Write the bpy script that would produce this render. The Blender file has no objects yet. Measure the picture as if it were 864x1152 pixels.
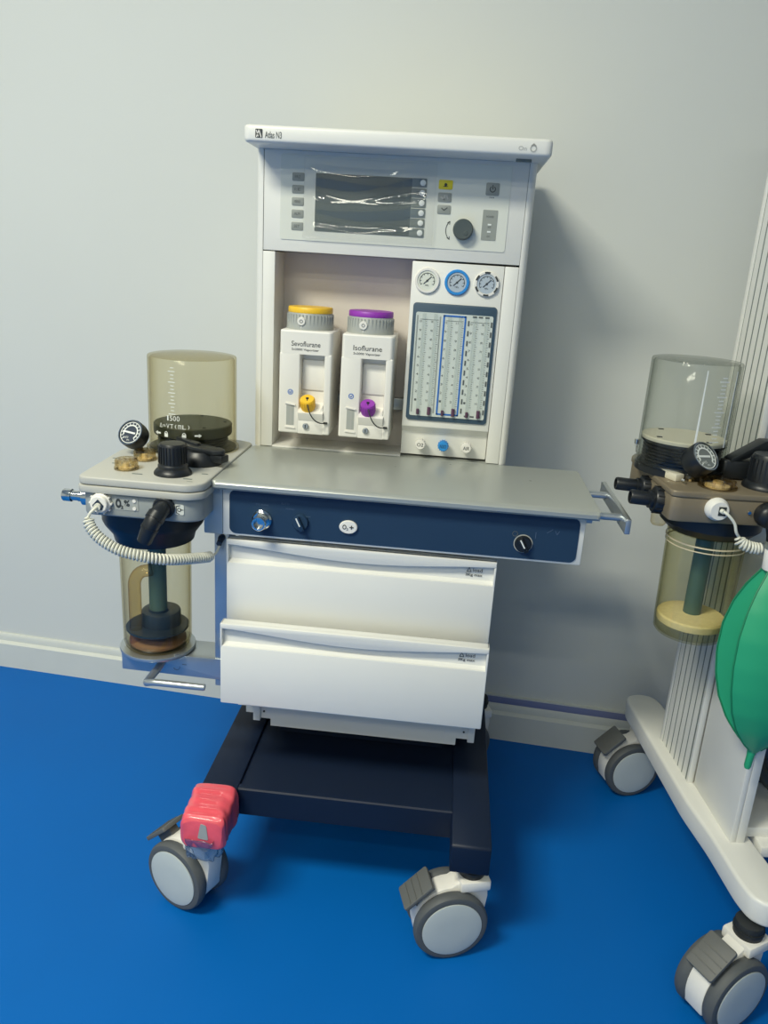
import bpy, bmesh, math, random
from mathutils import Matrix, Vector
random.seed(4)
PI = math.pi
SC = bpy.context.scene
COL = SC.collection

# ------------------------------------------------------------------ materials
def lin(c):
    return tuple((v/12.92 if v <= .04045 else ((v+.055)/1.055)**2.4) for v in [x/255 for x in c])

def mat(name, rgb, rough=.5, metal=0., var=.04, scale=18., bump=0., bscale=200., coat=0., spec=.5):
    m = bpy.data.materials.new(name); m.use_nodes = True
    nt = m.node_tree; N = nt.nodes; L = nt.links
    b = N['Principled BSDF']
    tc = N.new('ShaderNodeTexCoord')
    nz = N.new('ShaderNodeTexNoise'); nz.inputs['Scale'].default_value = scale; nz.inputs['Detail'].default_value = 3
    L.new(tc.outputs['Object'], nz.inputs['Vector'])
    mx = N.new('ShaderNodeMix'); mx.data_type = 'RGBA'
    c = lin(rgb)
    mx.inputs['A'].default_value = (*[v*(1-var) for v in c], 1)
    mx.inputs['B'].default_value = (*[min(1, v*(1+var)) for v in c], 1)
    L.new(nz.outputs['Fac'], mx.inputs['Factor'])
    L.new(mx.outputs['Result'], b.inputs['Base Color'])
    mr = N.new('ShaderNodeMapRange')
    mr.inputs['To Min'].default_value = max(.02, rough-.05); mr.inputs['To Max'].default_value = min(1, rough+.05)
    L.new(nz.outputs['Fac'], mr.inputs['Value']); L.new(mr.outputs['Result'], b.inputs['Roughness'])
    b.inputs['Metallic'].default_value = metal
    b.inputs['Coat Weight'].default_value = coat
    b.inputs['Specular IOR Level'].default_value = spec
    if bump:
        n2 = N.new('ShaderNodeTexNoise'); n2.inputs['Scale'].default_value = bscale; n2.inputs['Detail'].default_value = 4
        L.new(tc.outputs['Object'], n2.inputs['Vector'])
        bp = N.new('ShaderNodeBump'); bp.inputs['Strength'].default_value = bump; bp.inputs['Distance'].default_value = .002
        L.new(n2.outputs['Fac'], bp.inputs['Height']); L.new(bp.outputs['Normal'], b.inputs['Normal'])
    return m

def clear(name, rgb, rough=.04, strength=1.0, ior=1.45, base=0.0):
    """see-through moulded plastic: tinted transparency with a Fresnel gloss"""
    m = bpy.data.materials.new(name); m.use_nodes = True
    nt = m.node_tree; N = nt.nodes; L = nt.links
    N.remove(N['Principled BSDF']); out = N['Material Output']
    tr = N.new('ShaderNodeBsdfTransparent')
    gl = N.new('ShaderNodeBsdfGlossy'); gl.inputs['Roughness'].default_value = rough
    nz = N.new('ShaderNodeTexNoise'); nz.inputs['Scale'].default_value = 12
    tc = N.new('ShaderNodeTexCoord'); L.new(tc.outputs['Object'], nz.inputs['Vector'])
    mc = N.new('ShaderNodeMix'); mc.data_type = 'RGBA'
    c = [v/255 for v in rgb]
    mc.inputs['A'].default_value = (*[v*.985 for v in c], 1); mc.inputs['B'].default_value = (*c, 1)
    L.new(nz.outputs['Fac'], mc.inputs['Factor'])
    # the longer way through the wall at grazing angles tints more deeply
    lw = N.new('ShaderNodeLayerWeight'); lw.inputs['Blend'].default_value = .5
    p2 = N.new('ShaderNodeMath'); p2.operation = 'POWER'; p2.inputs[1].default_value = 3; L.new(lw.outputs['Facing'], p2.inputs[0])
    m2_ = N.new('ShaderNodeMix'); m2_.data_type = 'RGBA'; m2_.inputs['B'].default_value = (*[v**5*.82 for v in c], 1)
    L.new(p2.outputs[0], m2_.inputs['Factor']); L.new(mc.outputs['Result'], m2_.inputs['A'])
    L.new(m2_.outputs['Result'], tr.inputs['Color'])
    fr = N.new('ShaderNodeLayerWeight'); fr.inputs['Blend'].default_value = .5
    pw = N.new('ShaderNodeMath'); pw.operation = 'POWER'; pw.inputs[1].default_value = 5; L.new(fr.outputs['Facing'], pw.inputs[0])
    ml = N.new('ShaderNodeMath'); ml.operation = 'MULTIPLY_ADD'
    ml.inputs[1].default_value = .55*strength; ml.inputs[2].default_value = .025*strength+base
    L.new(pw.outputs[0], ml.inputs[0])
    ms = N.new('ShaderNodeMixShader')
    L.new(ml.outputs[0], ms.inputs['Fac']); L.new(tr.outputs[0], ms.inputs[1]); L.new(gl.outputs[0], ms.inputs[2])
    L.new(ms.outputs[0], out.inputs['Surface'])
    return m

M = dict(
 wall=mat('painted_plaster', (214,217,212), .75, var=.03, scale=2.2, bump=.12, bscale=9),
 ceil=mat('ceiling_paint', (225,226,222), .9),
 floor=mat('blue_vinyl', (0,98,180), .5, var=.07, scale=3.0, bump=.03, bscale=60, spec=.18),
 skirt=mat('skirting_paint', (214,217,210), .45, var=.03),
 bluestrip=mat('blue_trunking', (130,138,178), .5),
 white=mat('white_enamel', (228,228,222), .38, var=.012),
 plastic=mat('white_plastic', (233,231,224), .42, var=.012),
 cream=mat('cream_plastic', (212,206,186), .5),
 recess=mat('recess_panel', (214,206,197), .5, var=.02),
 overlay=mat('grey_overlay', (215,218,209), .35, var=.01),
 key=mat('grey_key', (146,151,145), .45),
 keydark=mat('dark_grey_key', (112,122,119), .4),
 knobgrey=mat('dark_knob', (74,84,84), .42),
 ink=mat('grey_ink', (88,94,94), .6),
 inkdark=mat('dark_ink', (52,58,60), .6),
 inkpale=mat('pale_ink', (170,172,168), .6),
 inkwhite=mat('white_ink', (226,230,226), .6),
 inkfaint=mat('faint_blue_ink', (70,92,120), .6),
 screen=mat('dark_screen', (88,98,98), .18, var=.02),
 yellow=mat('yellow_plastic', (244,196,52), .42),
 yellowkey=mat('yellow_key', (226,208,50), .45),
 purple=mat('purple_plastic', (150,58,176), .42),
 dialgrey=mat('dial_grey', (164,168,164), .45),
 steelgrey=mat('worktop_silver', (170,174,168), .30, metal=.3, var=.02, scale=40),
 alu=mat('brushed_aluminium', (186,192,194), .30, metal=.78, var=.03, scale=60),
 bracket=mat('bracket_grey', (172,182,184), .4, metal=.3),
 chrome=mat('chrome', (210,212,210), .12, metal=1.),
 navy=mat('navy_fascia', (36,60,86), .45, var=.05, spec=.3),
 navyframe=mat('slate_blue_frame', (62,84,102), .4),
 base=mat('dark_navy_powder_coat', (19,31,52), .45, var=.06, bump=.08, bscale=700, spec=.3),
 black=mat('black_plastic', (26,30,34), .38),
 blackrub=mat('black_rubber', (34,38,40), .6),
 greenblack=mat('dark_bellows_rubber', (54,60,50), .55),
 tyre=mat('grey_tyre', (84,88,90), .6, var=.06),
 pedal=mat('grey_pedal', (96,98,96), .55),
 hub=mat('pale_hub', (190,198,196), .4),
 unitgrey=mat('warm_grey_casting', (184,184,176), .45, var=.02),
 unitbody=mat('grey_casting', (150,156,154), .42, var=.03),
 taupe=mat('taupe_casting', (138,126,104), .4, metal=.25, var=.04),
 amber=clear('amber_plastic', (249,244,225)),
 ambercap=clear('amber_cap_plastic', (247,237,210), base=.05),
 sidetube=clear('amber_tube', (226,200,140), base=.03),
 smoke=clear('clear_plastic', (241,243,240)),
 olive=clear('olive_plastic', (243,241,219)),
 film=clear('protective_film', (252,252,252), rough=.05, strength=1.0),
 tubeglass=clear('flow_tube_glass', (248,250,250)),
 wrapfilm=clear('cling_film', (232,236,238), rough=.18, strength=1.6, base=.12),
 tealtube=mat('dark_teal_tube', (84,108,102), .4),
 amberopaque=mat('amber_moulding', (224,210,174), .3),
 granules=mat('cream_granules', (236,222,184), .8, var=.12, scale=160, bump=.5, bscale=320),
 sediment=mat('brown_residue', (128,98,72), .6, var=.2, scale=60),
 darkblock=mat('dark_blue_block', (44,56,72), .4),
 red=mat('red_foam', (236,88,100), .34, var=.10, scale=30, bump=.6, bscale=60, coat=.9),
 blue=mat('bright_blue', (42,140,214), .4),
 tubeblue=mat('line_blue', (34,104,190), .4),
 scale=mat('scale_plate', (204,212,206), .4, var=.02),
 float=mat('purple_float', (92,62,84), .4),
 gaugeface=mat('gauge_face', (178,190,200), .35),
 gaugewhite=mat('gauge_face_white', (222,226,214), .3),
 gaugedark=mat('gauge_face_dark', (44,54,70), .4),
 gaugegrey=mat('gauge_face_grey', (112,118,116), .4),
 cable=mat('pale_cable', (220,220,206), .45),
 bag=mat('green_latex', (44,164,116), .42, var=.05, scale=9),
 bagdark=mat('green_latex_seam', (30,132,90), .45),
 groove=mat('painted_gap_shade', (70,70,70), .8),  # dark grey that puts seam shade into the colour
)

# ------------------------------------------------------------------ mesh builder
def frame(o, u, v):
    u = Vector(u).normalized(); v = Vector(v).normalized(); w = u.cross(v).normalized(); v = w.cross(u)
    m = Matrix(((u.x,v.x,w.x,o[0]),(u.y,v.y,w.y,o[1]),(u.z,v.z,w.z,o[2]),(0,0,0,1)))
    return m
def axisframe(o, d):
    d = Vector(d).normalized()
    u = d.cross(Vector((0,0,1)))
    if u.length < 1e-4: u = Vector((1,0,0))
    u.normalize(); v = d.cross(u)
    return Matrix(((u.x,v.x,d.x,o[0]),(u.y,v.y,d.y,o[1]),(u.z,v.z,d.z,o[2]),(0,0,0,1)))
def front(x, y, z):            # a frame on a front-facing plane: u = right, v = up, w = towards the viewer (-Y)
    return frame((x,y,z), (1,0,0), (0,0,1))
def rrect(x0, x1, z0, z1, r, n=5):
    r = min(r, (x1-x0)/2-1e-5, (z1-z0)/2-1e-5); P = []
    for cx, cz, a in ((x1-r,z0+r,-90),(x1-r,z1-r,0),(x0+r,z1-r,90),(x0+r,z0+r,180)):
        for k in range(n+1):
            t = math.radians(a+90*k/n); P.append((cx+r*math.cos(t), cz+r*math.sin(t)))
    return P
def rpoly(pts, r, n=4):        # round the corners of a polygon
    out = []; k = len(pts)
    for i in range(k):
        p = Vector(pts[i]); a = Vector(pts[i-1])-p; b = Vector(pts[(i+1)%k])-p
        rr = min(r, a.length*.45, b.length*.45)
        A = p+a.normalized()*rr; B = p+b.normalized()*rr
        for j in range(n+1):
            t = j/n; q = A*(1-t)**2+p*2*t*(1-t)+B*t*t; out.append((q.x,q.y))
    return out

class MB:
    def __init__(s, M0=None):
        s.bm = bmesh.new(); s.mi = 0; s.M = M0 or Matrix.Identity(4)
    def m(s, i): s.mi = i; return s
    def _merge(s, t, local=None, bev=0, seg=2, ang=35):
        bmesh.ops.recalc_face_normals(t, faces=t.faces[:])
        if bev:
            es = [e for e in t.edges if len(e.link_faces) == 2 and e.calc_face_angle(0) > math.radians(ang)]
            bmesh.ops.bevel(t, geom=es, offset=bev, segments=seg, profile=.5, affect='EDGES', clamp_overlap=True)
        for f in t.faces: f.material_index = s.mi; f.smooth = True
        t.transform(s.M @ local if local else s.M)
        me = bpy.data.meshes.new('t'); t.to_mesh(me); t.free(); s.bm.from_mesh(me); bpy.data.meshes.remove(me)
        return s
    def box(s, x0, x1, y0, y1, z0, z1, bev=0, seg=2, local=None):
        t = bmesh.new(); bmesh.ops.create_cube(t, size=1)
        t.transform(Matrix.Translation(((x0+x1)/2,(y0+y1)/2,(z0+z1)/2)) @ Matrix.Diagonal((abs(x1-x0),abs(y1-y0),abs(z1-z0),1)))
        return s._merge(t, local, bev, seg)
    def prism(s, poly, h0, h1, local=None, bev=0, seg=2, ang=50):   # polygon in local u,v ; extruded along w
        t = bmesh.new()
        a = [t.verts.new((p[0],p[1],h0)) for p in poly]; b = [t.verts.new((p[0],p[1],h1)) for p in poly]
        k = len(poly)
        t.faces.new(a[::-1]); t.faces.new(b)
        for i in range(k): t.faces.new((a[i],a[(i+1)%k],b[(i+1)%k],b[i]))
        return s._merge(t, local, bev, seg, ang)
    def lathe(s, prof, local=None, n=36, closed=False):              # profile of (r, h) revolved about local w
        t = bmesh.new(); rings = []
        for r, h in prof:
            if r < 1e-6: rings.append([t.verts.new((0,0,h))])
            else: rings.append([t.verts.new((r*math.cos(2*PI*i/n), r*math.sin(2*PI*i/n), h)) for i in range(n)])
        pr = list(zip(rings, rings[1:])) + ([(rings[-1], rings[0])] if closed else [])
        for A, B in pr:
            for i in range(n):
                j = (i+1) % n
                if len(A) == 1 and len(B) == 1: continue
                if len(A) == 1: t.faces.new((A[0],B[i],B[j]))
                elif len(B) == 1: t.faces.new((A[i],A[j],B[0]))
                else: t.faces.new((A[i],A[j],B[j],B[i]))
        if not closed:
            for R in (rings[0], rings[-1]):
                if len(R) > 1:
                    try: t.faces.new(R)
                    except ValueError: pass
        return s._merge(t, local)
    def cyl(s, p0, p1, r0, r1=None, n=28, bev=0):
        p0 = Vector(p0); p1 = Vector(p1); h = (p1-p0).length; r1 = r0 if r1 is None else r1
        pr = [(r0,0),(r1,h)] if not bev else [(r0-bev,0),(r0-bev*.3,bev*.3),(r0,bev),(r1,h-bev),(r1-bev*.3,h-bev*.3),(r1-bev,h)]
        return s.lathe([(0,pr[0][1])]+pr+[(0,pr[-1][1])], axisframe(p0, p1-p0), n)
    def tube(s, pts, r, n=10, closed=False):
        pts = [Vector(p) for p in pts]; k = len(pts); t = bmesh.new(); rings = []
        up = Vector((0,0,1)); prev = None
        for i, p in enumerate(pts):
            if closed: d = pts[(i+1)%k]-pts[i-1]
            else: d = pts[min(i+1,k-1)]-pts[max(i-1,0)]
            d.normalize()
            if prev is None:
                u = d.cross(up)
                if u.length < .05: u = d.cross(Vector((1,0,0)))
            else: u = prev-d*prev.dot(d)
            u.normalize(); prev = u; v = d.cross(u)
            rr = r[i] if isinstance(r, (list,tuple)) else r
            rings.append([t.verts.new(p+u*rr*math.cos(2*PI*j/n)+v*rr*math.sin(2*PI*j/n)) for j in range(n)])
        for i in range(k if closed else k-1):
            A = rings[i]; B = rings[(i+1)%k]
            for j in range(n): t.faces.new((A[j],A[(j+1)%n],B[(j+1)%n],B[j]))
        if not closed: t.faces.new(rings[0]); t.faces.new(rings[-1])
        return s._merge(t)
    def grid(s, f, nu, nv, closed_u=False, caps=False):
        t = bmesh.new(); V = [[t.verts.new(f(i/(nu if closed_u else nu-1), j/(nv-1))) for i in range(nu)] for j in range(nv)]
        for j in range(nv-1):
            for i in range(nu if closed_u else nu-1):
                t.faces.new((V[j][i],V[j][(i+1)%nu],V[j+1][(i+1)%nu],V[j+1][i]))
        if caps and closed_u: t.faces.new(V[0][::-1]); t.faces.new(V[-1])
        return s._merge(t)
    def text(s, txt, local, w=None, h=None, depth=.0003, bold=0.):
        """lettering with its centre at the frame's origin, w and h its size"""
        cu = bpy.data.curves.new('t', 'FONT'); cu.body = txt; cu.size = 1; cu.extrude = 0; cu.offset = bold
        cu.align_x = 'CENTER'; cu.align_y = 'CENTER'; cu.resolution_u = 3
        ob = bpy.data.objects.new('t', cu); COL.objects.link(ob)
        dg = bpy.context.evaluated_depsgraph_get(); dg.update()
        me = ob.evaluated_get(dg).to_mesh()
        t = bmesh.new(); t.from_mesh(me); bpy.data.objects.remove(ob); bpy.data.curves.remove(cu)
        if not t.verts: t.free(); return s
        xs = [v.co.x for v in t.verts]; ys = [v.co.y for v in t.verts]
        cx, cy = (min(xs)+max(xs))/2, (min(ys)+max(ys))/2
        sx = w/(max(xs)-min(xs)) if w else None; sy = h/(max(ys)-min(ys)) if h else None
        sx = sx or sy; sy = sy or sx
        for f in t.faces: f.material_index = s.mi
        t.transform(s.M @ local @ Matrix.Translation((0,0,depth)) @ Matrix.Diagonal((sx,sy,1,1)) @ Matrix.Translation((-cx,-cy,0)))
        m2 = bpy.data.meshes.new('t'); t.to_mesh(m2); t.free(); s.bm.from_mesh(m2); bpy.data.meshes.remove(m2)
        return s
    def ring(s, local, r, w, h=.0004, a0=0, a1=360, n=40):           # flat arc band standing h proud of its frame
        t = bmesh.new(); full = abs(a1-a0) >= 360; k = n if full else n+1; V = []
        for i in range(k):
            a = math.radians(a0+(a1-a0)*i/n); c, q = math.cos(a), math.sin(a)
            V.append([t.verts.new((rr*c, rr*q, hh)) for rr, hh in ((r-w/2,0),(r-w/2,h),(r+w/2,h),(r+w/2,0))])
        for i in range(n):
            A, B = V[i], V[(i+1)%k]
            for j in range(4): t.faces.new((A[j],A[(j+1)%4],B[(j+1)%4],B[j]))
        if not full: t.faces.new(V[0]); t.faces.new(V[-1])
        return s._merge(t, local)
    def stroke(s, local, pts, w, h=.0004):                            # thin line of width w through points in the frame
        for (x0,y0),(x1,y1) in zip(pts, pts[1:]):
            d = Vector((x1-x0,y1-y0)); l = d.length; d.normalize()
            s.box(-w*.4, l+w*.4, -w/2, w/2, 0, h, local=local @ Matrix.Translation((x0,y0,0)) @ Matrix.Rotation(math.atan2(d.y,d.x),4,'Z'))
        return s
    def build(s, name, mats, parent=None, origin=None, label=None):
        if not isinstance(mats, (list,tuple)): mats = [mats]
        me = bpy.data.meshes.new(name); o = bpy.data.objects.new(name, me)
        if parent is not None:
            root = parent
            while root.parent: root = root.parent
            T = (Matrix.Translation(root.location) @ Matrix.Rotation(root.rotation_euler.z,4,'Z')).inverted()
            s.bm.transform(T); o.parent = parent
        elif origin is not None:
            s.bm.transform(Matrix.Translation(-Vector(origin))); o.location = origin
        s.bm.to_mesh(me); s.bm.free()
        for mm in mats: me.materials.append(M[mm])
        me.set_sharp_from_angle(angle=math.radians(38))
        COL.objects.link(o)
        if label: o['label'] = label
        return o

def thing(name, label, cat, loc, rotz=0, group=None):
    o = bpy.data.objects.new(name, None); COL.objects.link(o); o.empty_display_size = .05
    o.location = loc; o.rotation_euler = (0,0,rotz); o['label'] = label; o['category'] = cat
    if group: o['group'] = group
    return o
def tag(o, label, cat, group=None):
    o['label'] = label; o['category'] = cat
    if group: o['group'] = group
    return o

# ------------------------------------------------------------------ camera
cam = bpy.data.cameras.new('camera'); co = bpy.data.objects.new('camera', cam); COL.objects.link(co)
cam.sensor_fit = 'HORIZONTAL'; cam.sensor_width = 36; cam.lens = 886.81/864*36; cam.clip_start = .05
yaw, pitch, roll = .0753, .3062, .0625
fw = Vector((-math.sin(yaw), math.cos(yaw), 0)); rt = Vector((math.cos(yaw), math.sin(yaw), 0)); up = Vector((0,0,1))
fw, up = fw*math.cos(pitch)-up*math.sin(pitch), up*math.cos(pitch)+fw*math.sin(pitch)
rt, up = rt*math.cos(roll)+up*math.sin(roll), up*math.cos(roll)-rt*math.sin(roll)
co.matrix_world = Matrix(((rt.x,up.x,-fw.x,.0768),(rt.y,up.y,-fw.y,-1.1466),(rt.z,up.z,-fw.z,1.0573),(0,0,0,1)))
SC.camera = co

# ------------------------------------------------------------------ the room
WR = Matrix.Translation((0,.5249,0)) @ Matrix.Rotation(-.0761,4,'Z')      # wall frame: x along the back wall, y into it
def setting(name, mb, mats):
    o = mb.build(name, mats); o['kind'] = 'structure'; return o
X0, X1, Y0, H = -3.2, 3.4, -4.8, 2.7
setting('floor', MB(WR).box(X0-.1,X1+.1,Y0-.1,.1,-.08,0), 'floor')
setting('ceiling', MB(WR).box(X0-.1,X1+.1,Y0-.1,.1,H,H+.08), 'ceil')
setting('wall_back', MB(WR).box(X0-.1,X1+.1,0,.1,0,H), 'wall')
setting('wall_front', MB(WR).box(X0-.1,X1+.1,Y0-.1,Y0,0,H), 'wall')
setting('wall_left', MB(WR).box(X0-.1,X0,Y0,0,0,H), 'wall')
setting('wall_right', MB(WR).box(X1,X1+.1,Y0,0,0,H), 'wall')
sk = MB(WR)
prof = [(0,0),(-.014,0),(-.014,.066),(-.010,.070),(-.006,.072),(-.0065,.086),(-.003,.091),(0,.091)]
sk.prism([(p[0],p[1]) for p in prof], X0, X1, local=Matrix(((0,0,1,0),(1,0,0,0),(0,1,0,0),(0,0,0,1))))
setting('baseboard_back', sk, 'skirt')
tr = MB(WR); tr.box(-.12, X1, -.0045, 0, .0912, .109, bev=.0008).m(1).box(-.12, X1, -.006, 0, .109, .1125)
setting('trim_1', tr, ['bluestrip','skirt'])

# ------------------------------------------------------------------ casters
def caster(parent, c, n, pedal=(-.053,.1125,43)):
    """twin-wheel caster: c centre on the floor, n outward axis (towards the viewer), pedal on the far side from the stem"""
    n = Vector((n[0],n[1],0)).normalized(); y = Vector((-n.y,n.x,0))
    B = Matrix(((n.x,y.x,0,c[0]),(n.y,y.y,0,c[1]),(0,0,1,0),(0,0,0,1)))
    R = .0605
    h = MB(B)
    # housing between the wheels: an arched fork that rises to the stem at +y
    pts = [(R*.86*math.cos(math.radians(a)), R+R*.93*math.sin(math.radians(a))) for a in range(200,-60,-13)]
    pts = [(-.052,.03)]+[( -.057*math.cos(math.radians(a)), R+.062*math.sin(math.radians(a))) for a in range(-20,100,10)]+[(.02,.136),(.058,.136),(.062,.10),(.056,.045),(.046,.03)]
    h.prism(pts, -.0165, .0165, local=B_local_side(), bev=.003)
    h.prism([( .012,.118),(.062,.118),(.062,.137),(.012,.137)], -.026, .026, local=B_local_side(), bev=.004)
    ca = h.m(1).cyl((0,.036,.134),(0,.036,.160),.021, n=28, bev=.003).ring(Matrix.Translation((0,.036,.145)), .0205, .004, .004).build('caster', ['plastic','blackrub'], parent)
    for sgn in (1,-1):
        w = MB(B); ax = frame((0,0,R),(0,1,0),(0,0,1)) if sgn == 1 else frame((0,0,R),(0,-1,0),(0,0,1))
        w.lathe([(0,.016),(.056,.016),(.0588,.019),(R,.024),(R,.031),(.0578,.0355),(.052,.0375),(.049,.0365),(0,.0365)], ax, 44)
        wo = w.build('wheel', 'tyre', ca)
        cv = MB(B); cv.lathe([(0,.0362),(.0485,.0362),(.0485,.038),(.044,.0392),(.02,.0398),(0,.04)], ax, 44)
        cv.build('wheel_cover', 'hub', ca, label='round pale wheel cover')
    p = MB(B)
    T = Matrix.Translation((0,pedal[0],pedal[1])) @ Matrix.Rotation(math.radians(pedal[2]),4,'X')
    p.prism(rrect(-.0240,.0240,-.029,.029,.004), -.003, .004, local=T, bev=.0015)
    for k in range(3): p.box(-.022,.022,-.016+k*.012,-.0145+k*.012,.004,.0052, local=T)
    p.box(-.008,.008,-.018,.020,-.030,-.002, local=T)
    p.build('brake_pedal', 'pedal', ca)
    return ca
def B_local_side():   # polygon (y, z) extruded along the wheel axis x
    return Matrix(((0,0,1,0),(1,0,0,0),(0,1,0,0),(0,0,0,1)))

# ================================================================== main anaesthesia machine
T = .2245
m1 = thing('anesthesia_machine', 'white anesthesia workstation with dark screen, silver worktop, two drawers and a navy base on wheels', 'medical machine', (-.0435,.16,0))
# --- top lid
lid = MB()
lid.prism(rpoly([(-.2735,.151),(.197,.151),(.197,.465),(-.2735,.465)], .012), 1.2215, 1.2462, bev=.005, seg=3)
lid.m(1); lm = front(-.2485,.1508,1.2335)
lid.prism(rrect(-.0055,.0055,-.0062,.0062,.001), 0, .0004, local=lm)
lid.m(4); lid.stroke(lm, [(-.0035,-.005),(.0,.005),(.0035,-.005)], .0014, .0007).stroke(lm, [(-.004,.004),(-.001,-.004)], .0012, .0007)
lid.m(2).text('Atlas N3', front(-.2262,.1508,1.2322), w=.026, h=.0095, bold=.01)
lid.m(3).text('On', front(.152,.1508,1.2315), w=.012, h=.006); lid.ring(front(.168,.1508,1.2318), .0042, .0018)
lid.stroke(front(.168,.1508,1.2318), [(-.003,.004),(0,.0062),(.003,.004)], .0015)
lid.build('top_cover', ['white','inkdark','ink','inkpale','plastic'], m1)
MB().prism(rrect(-.012,.012,-.004,.004,.002), 0, .004, local=frame((.158,.192,1.2215),(1,0,0),(0,-1,0))).build('lamp_lens', 'keydark', m1, label='small dark lamp under the top cover')
# --- tower frame: rounded side panels, posts, back
fr = MB()
for x0, x1, s in ((-.2710,-.2585,-1),(.1710,.1835,1)):
    xi, xo = (x1,x0) if s < 0 else (x0,x1)
    pts = [(xi,.455),(xi,T+.0006)]+[(xo+(xi-xo)*(1-math.sin(a)), T+.014*(1-math.cos(a))) for a in [math.radians(t) for t in range(15,91,15)]]+[(xo,.455)]
    fr.prism(pts, .728, 1.2215)
fr.box(-.2580,-.2370,T,.31,.7292,1.0640, bev=.0012).box(.1480,.1706,T,.31,.7292,1.0625, bev=.0012)
fr.box(-.2585,.1710,.31,.455,.728,1.2215)
fr.m(1).box(-.2585,-.2575,T+.002,.3,.7292,1.22).box(.1704,.1712,T+.002,.3,.7292,1.22)  # thin dark strips paint the shade in the frame seams
fr.build('tower_frame', ['white','groove'], m1)
MB().box(-.237,-.0045,.300,.311,.7285,1.0648).build('recess_panel', 'recess', m1, label='pinkish grey back panel of the vaporizer recess')
rf = MB(); rf.box(-.237,-.0045,T+.001,.300,.7285,.7315).m(1).box(-.2365,-.005,.288,.300,.80,.822,bev=.002)
rf.build('recess_shelf', ['plastic','alu'], m1)
# --- display block
db = MB(); db.box(-.2576,.1706,T,.311,1.0655,1.2215,bev=.0012)
disp = db.build('display_panel', 'white', m1)
ov = MB(); ov.prism(rrect(-.2295,.1440,1.0842,1.2150,.004), 0, .0012, local=frame((0,T,0),(1,0,0),(0,0,1)))
ov.m(1)
arc = [(.0475+.020*(1-math.cos(math.radians(a)))*1.0-.002, 1.1137+.0195*math.sin(math.radians(a))) for a in range(-46,47,8)]
F0 = frame((0,T-.0012,0),(1,0,0),(0,0,1))
ov.stroke(F0, arc, .0012)
for sg in (1,-1):
    e = arc[-1] if sg > 0 else arc[0]
    ov.stroke(F0, [(e[0]-.003,e[1]-.002*sg),(e[0]+.0006,e[1]),(e[0]+.0005,e[1]-.004*sg)], .0012)
ov.text('PWR', front(.1155,T-.0012,1.1664), w=.008, h=.0022)
ov.build('overlay', ['overlay','ink'], disp, label='light grey control overlay around the screen')
MB().prism(rrect(-.1714,-.0140,1.1000,1.1890,.001), .0012, .0020, local=frame((0,T,0),(1,0,0),(0,0,1))).build('screen', 'screen', disp, label='dark switched-off display screen')
fy = T-.0012
for i, z in enumerate((1.1816,1.1627,1.1441,1.1252,1.1058)):
    k = MB(); k.prism(rrect(-.0100,.0100,-.0064,.0064,.002), 0, .0009, local=front(-.2003,fy,z), bev=.0003)
    k.m(1).text(('FRZ','I:E','MENU','ALM','SET')[i], front(-.2010,fy-.0009,z), w=.0095, h=.0042)
    k.build('soft_key', ['key','ink'], disp)
for i in range(6):
    z = 1.1826-i*(1.1826-1.1064)/5
    k = MB(); k.prism(rrect(-.0142,.0098,z-.0066,z+.0066,.0015), 0, .0014, local=frame((0,fy,0),(1,0,0),(0,0,1)))
    k.m(1).lathe([(0,0),(.0046,0),(.0046,.0022),(.0038,.0026),(0,.0026)], front(.0034,fy,z), 24)
    k.build('menu_key', ['keydark','inkwhite'], disp)
def keycap(x, z, w, h, m_, fn, name='key_button', lab=None):
    k = MB(); k.prism(rrect(-w/2,w/2,-h/2,h/2,.0022), 0, .001, local=front(x,fy,z), bev=.0003)
    k.m(1); fn(k, front(x,fy-.001,z)); return k.build(name, [m_,'inkdark','inkpale'], disp, label=lab)
keycap(.0400,1.1819,.0225,.0140,'yellowkey', lambda k,f: (k.lathe([(0,0),(.0024,0),(.002,.0005),(0,.0006)], f, 16), k.stroke(f,[(-.0035,-.0028),(.0035,-.0028)],.001)), lab='yellow alarm key')
keycap(.0399,1.1628,.0220,.0140,'key', lambda k,f: (k.m(2).stroke(f,[(-.006,.0),(-.001,-.003),(.0,.003)],.0022), k.stroke(f,[(.003,.003),(.005,-.002)],.0016)))
keycap(.0401,1.1444,.0220,.0138,'key', lambda k,f: k.stroke(f,[(-.004,.002),(0,-.001),(.005,.003)],.0012))
keycap(.1155,1.1789,.0215,.0190,'key', lambda k,f: (k.ring(f,.0042,.0012,a0=-235,a1=55), k.stroke(f,[(0,.0005),(0,.0058)],.0012)), 'power_key')
lp = MB(); lp.prism(rrect(.1035,.1272,1.1015,1.1478,.001), 0, .0008, local=frame((0,fy,0),(1,0,0),(0,0,1)))
lp.m(1).box(-.0028,.0028,-.0012,.0012,0,.0006, local=front(.1155,fy-.0008,1.1255)).box(-.0028,.0028,-.0012,.0012,0,.0006, local=front(.1155,fy-.0008,1.1145))
lp.m(2).text('POWER', front(.1155,fy-.0008,1.1375), w=.012, h=.003).text('AC', front(.1155,fy-.0008,1.1215), w=.005, h=.0025).text('DC', front(.1155,fy-.0008,1.1075), w=.005, h=.0025)
lp.build('indicator_panel', ['key','inkwhite','ink'], disp)
kb = MB(); kb.lathe([(0,0),(.0165,0),(.0165,.004),(.0158,.0135),(.0145,.015),(.006,.0146),(0,.0146)], front(.0735,fy,1.1157), 36)
kb.lathe([(0,.0145),(.004,.0145),(.003,.0155),(0,.0157)], front(.0785,fy,1.1095), 16)
kb.build('rotary_knob', 'knobgrey', disp, label='dark grey rotary knob')
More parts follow.
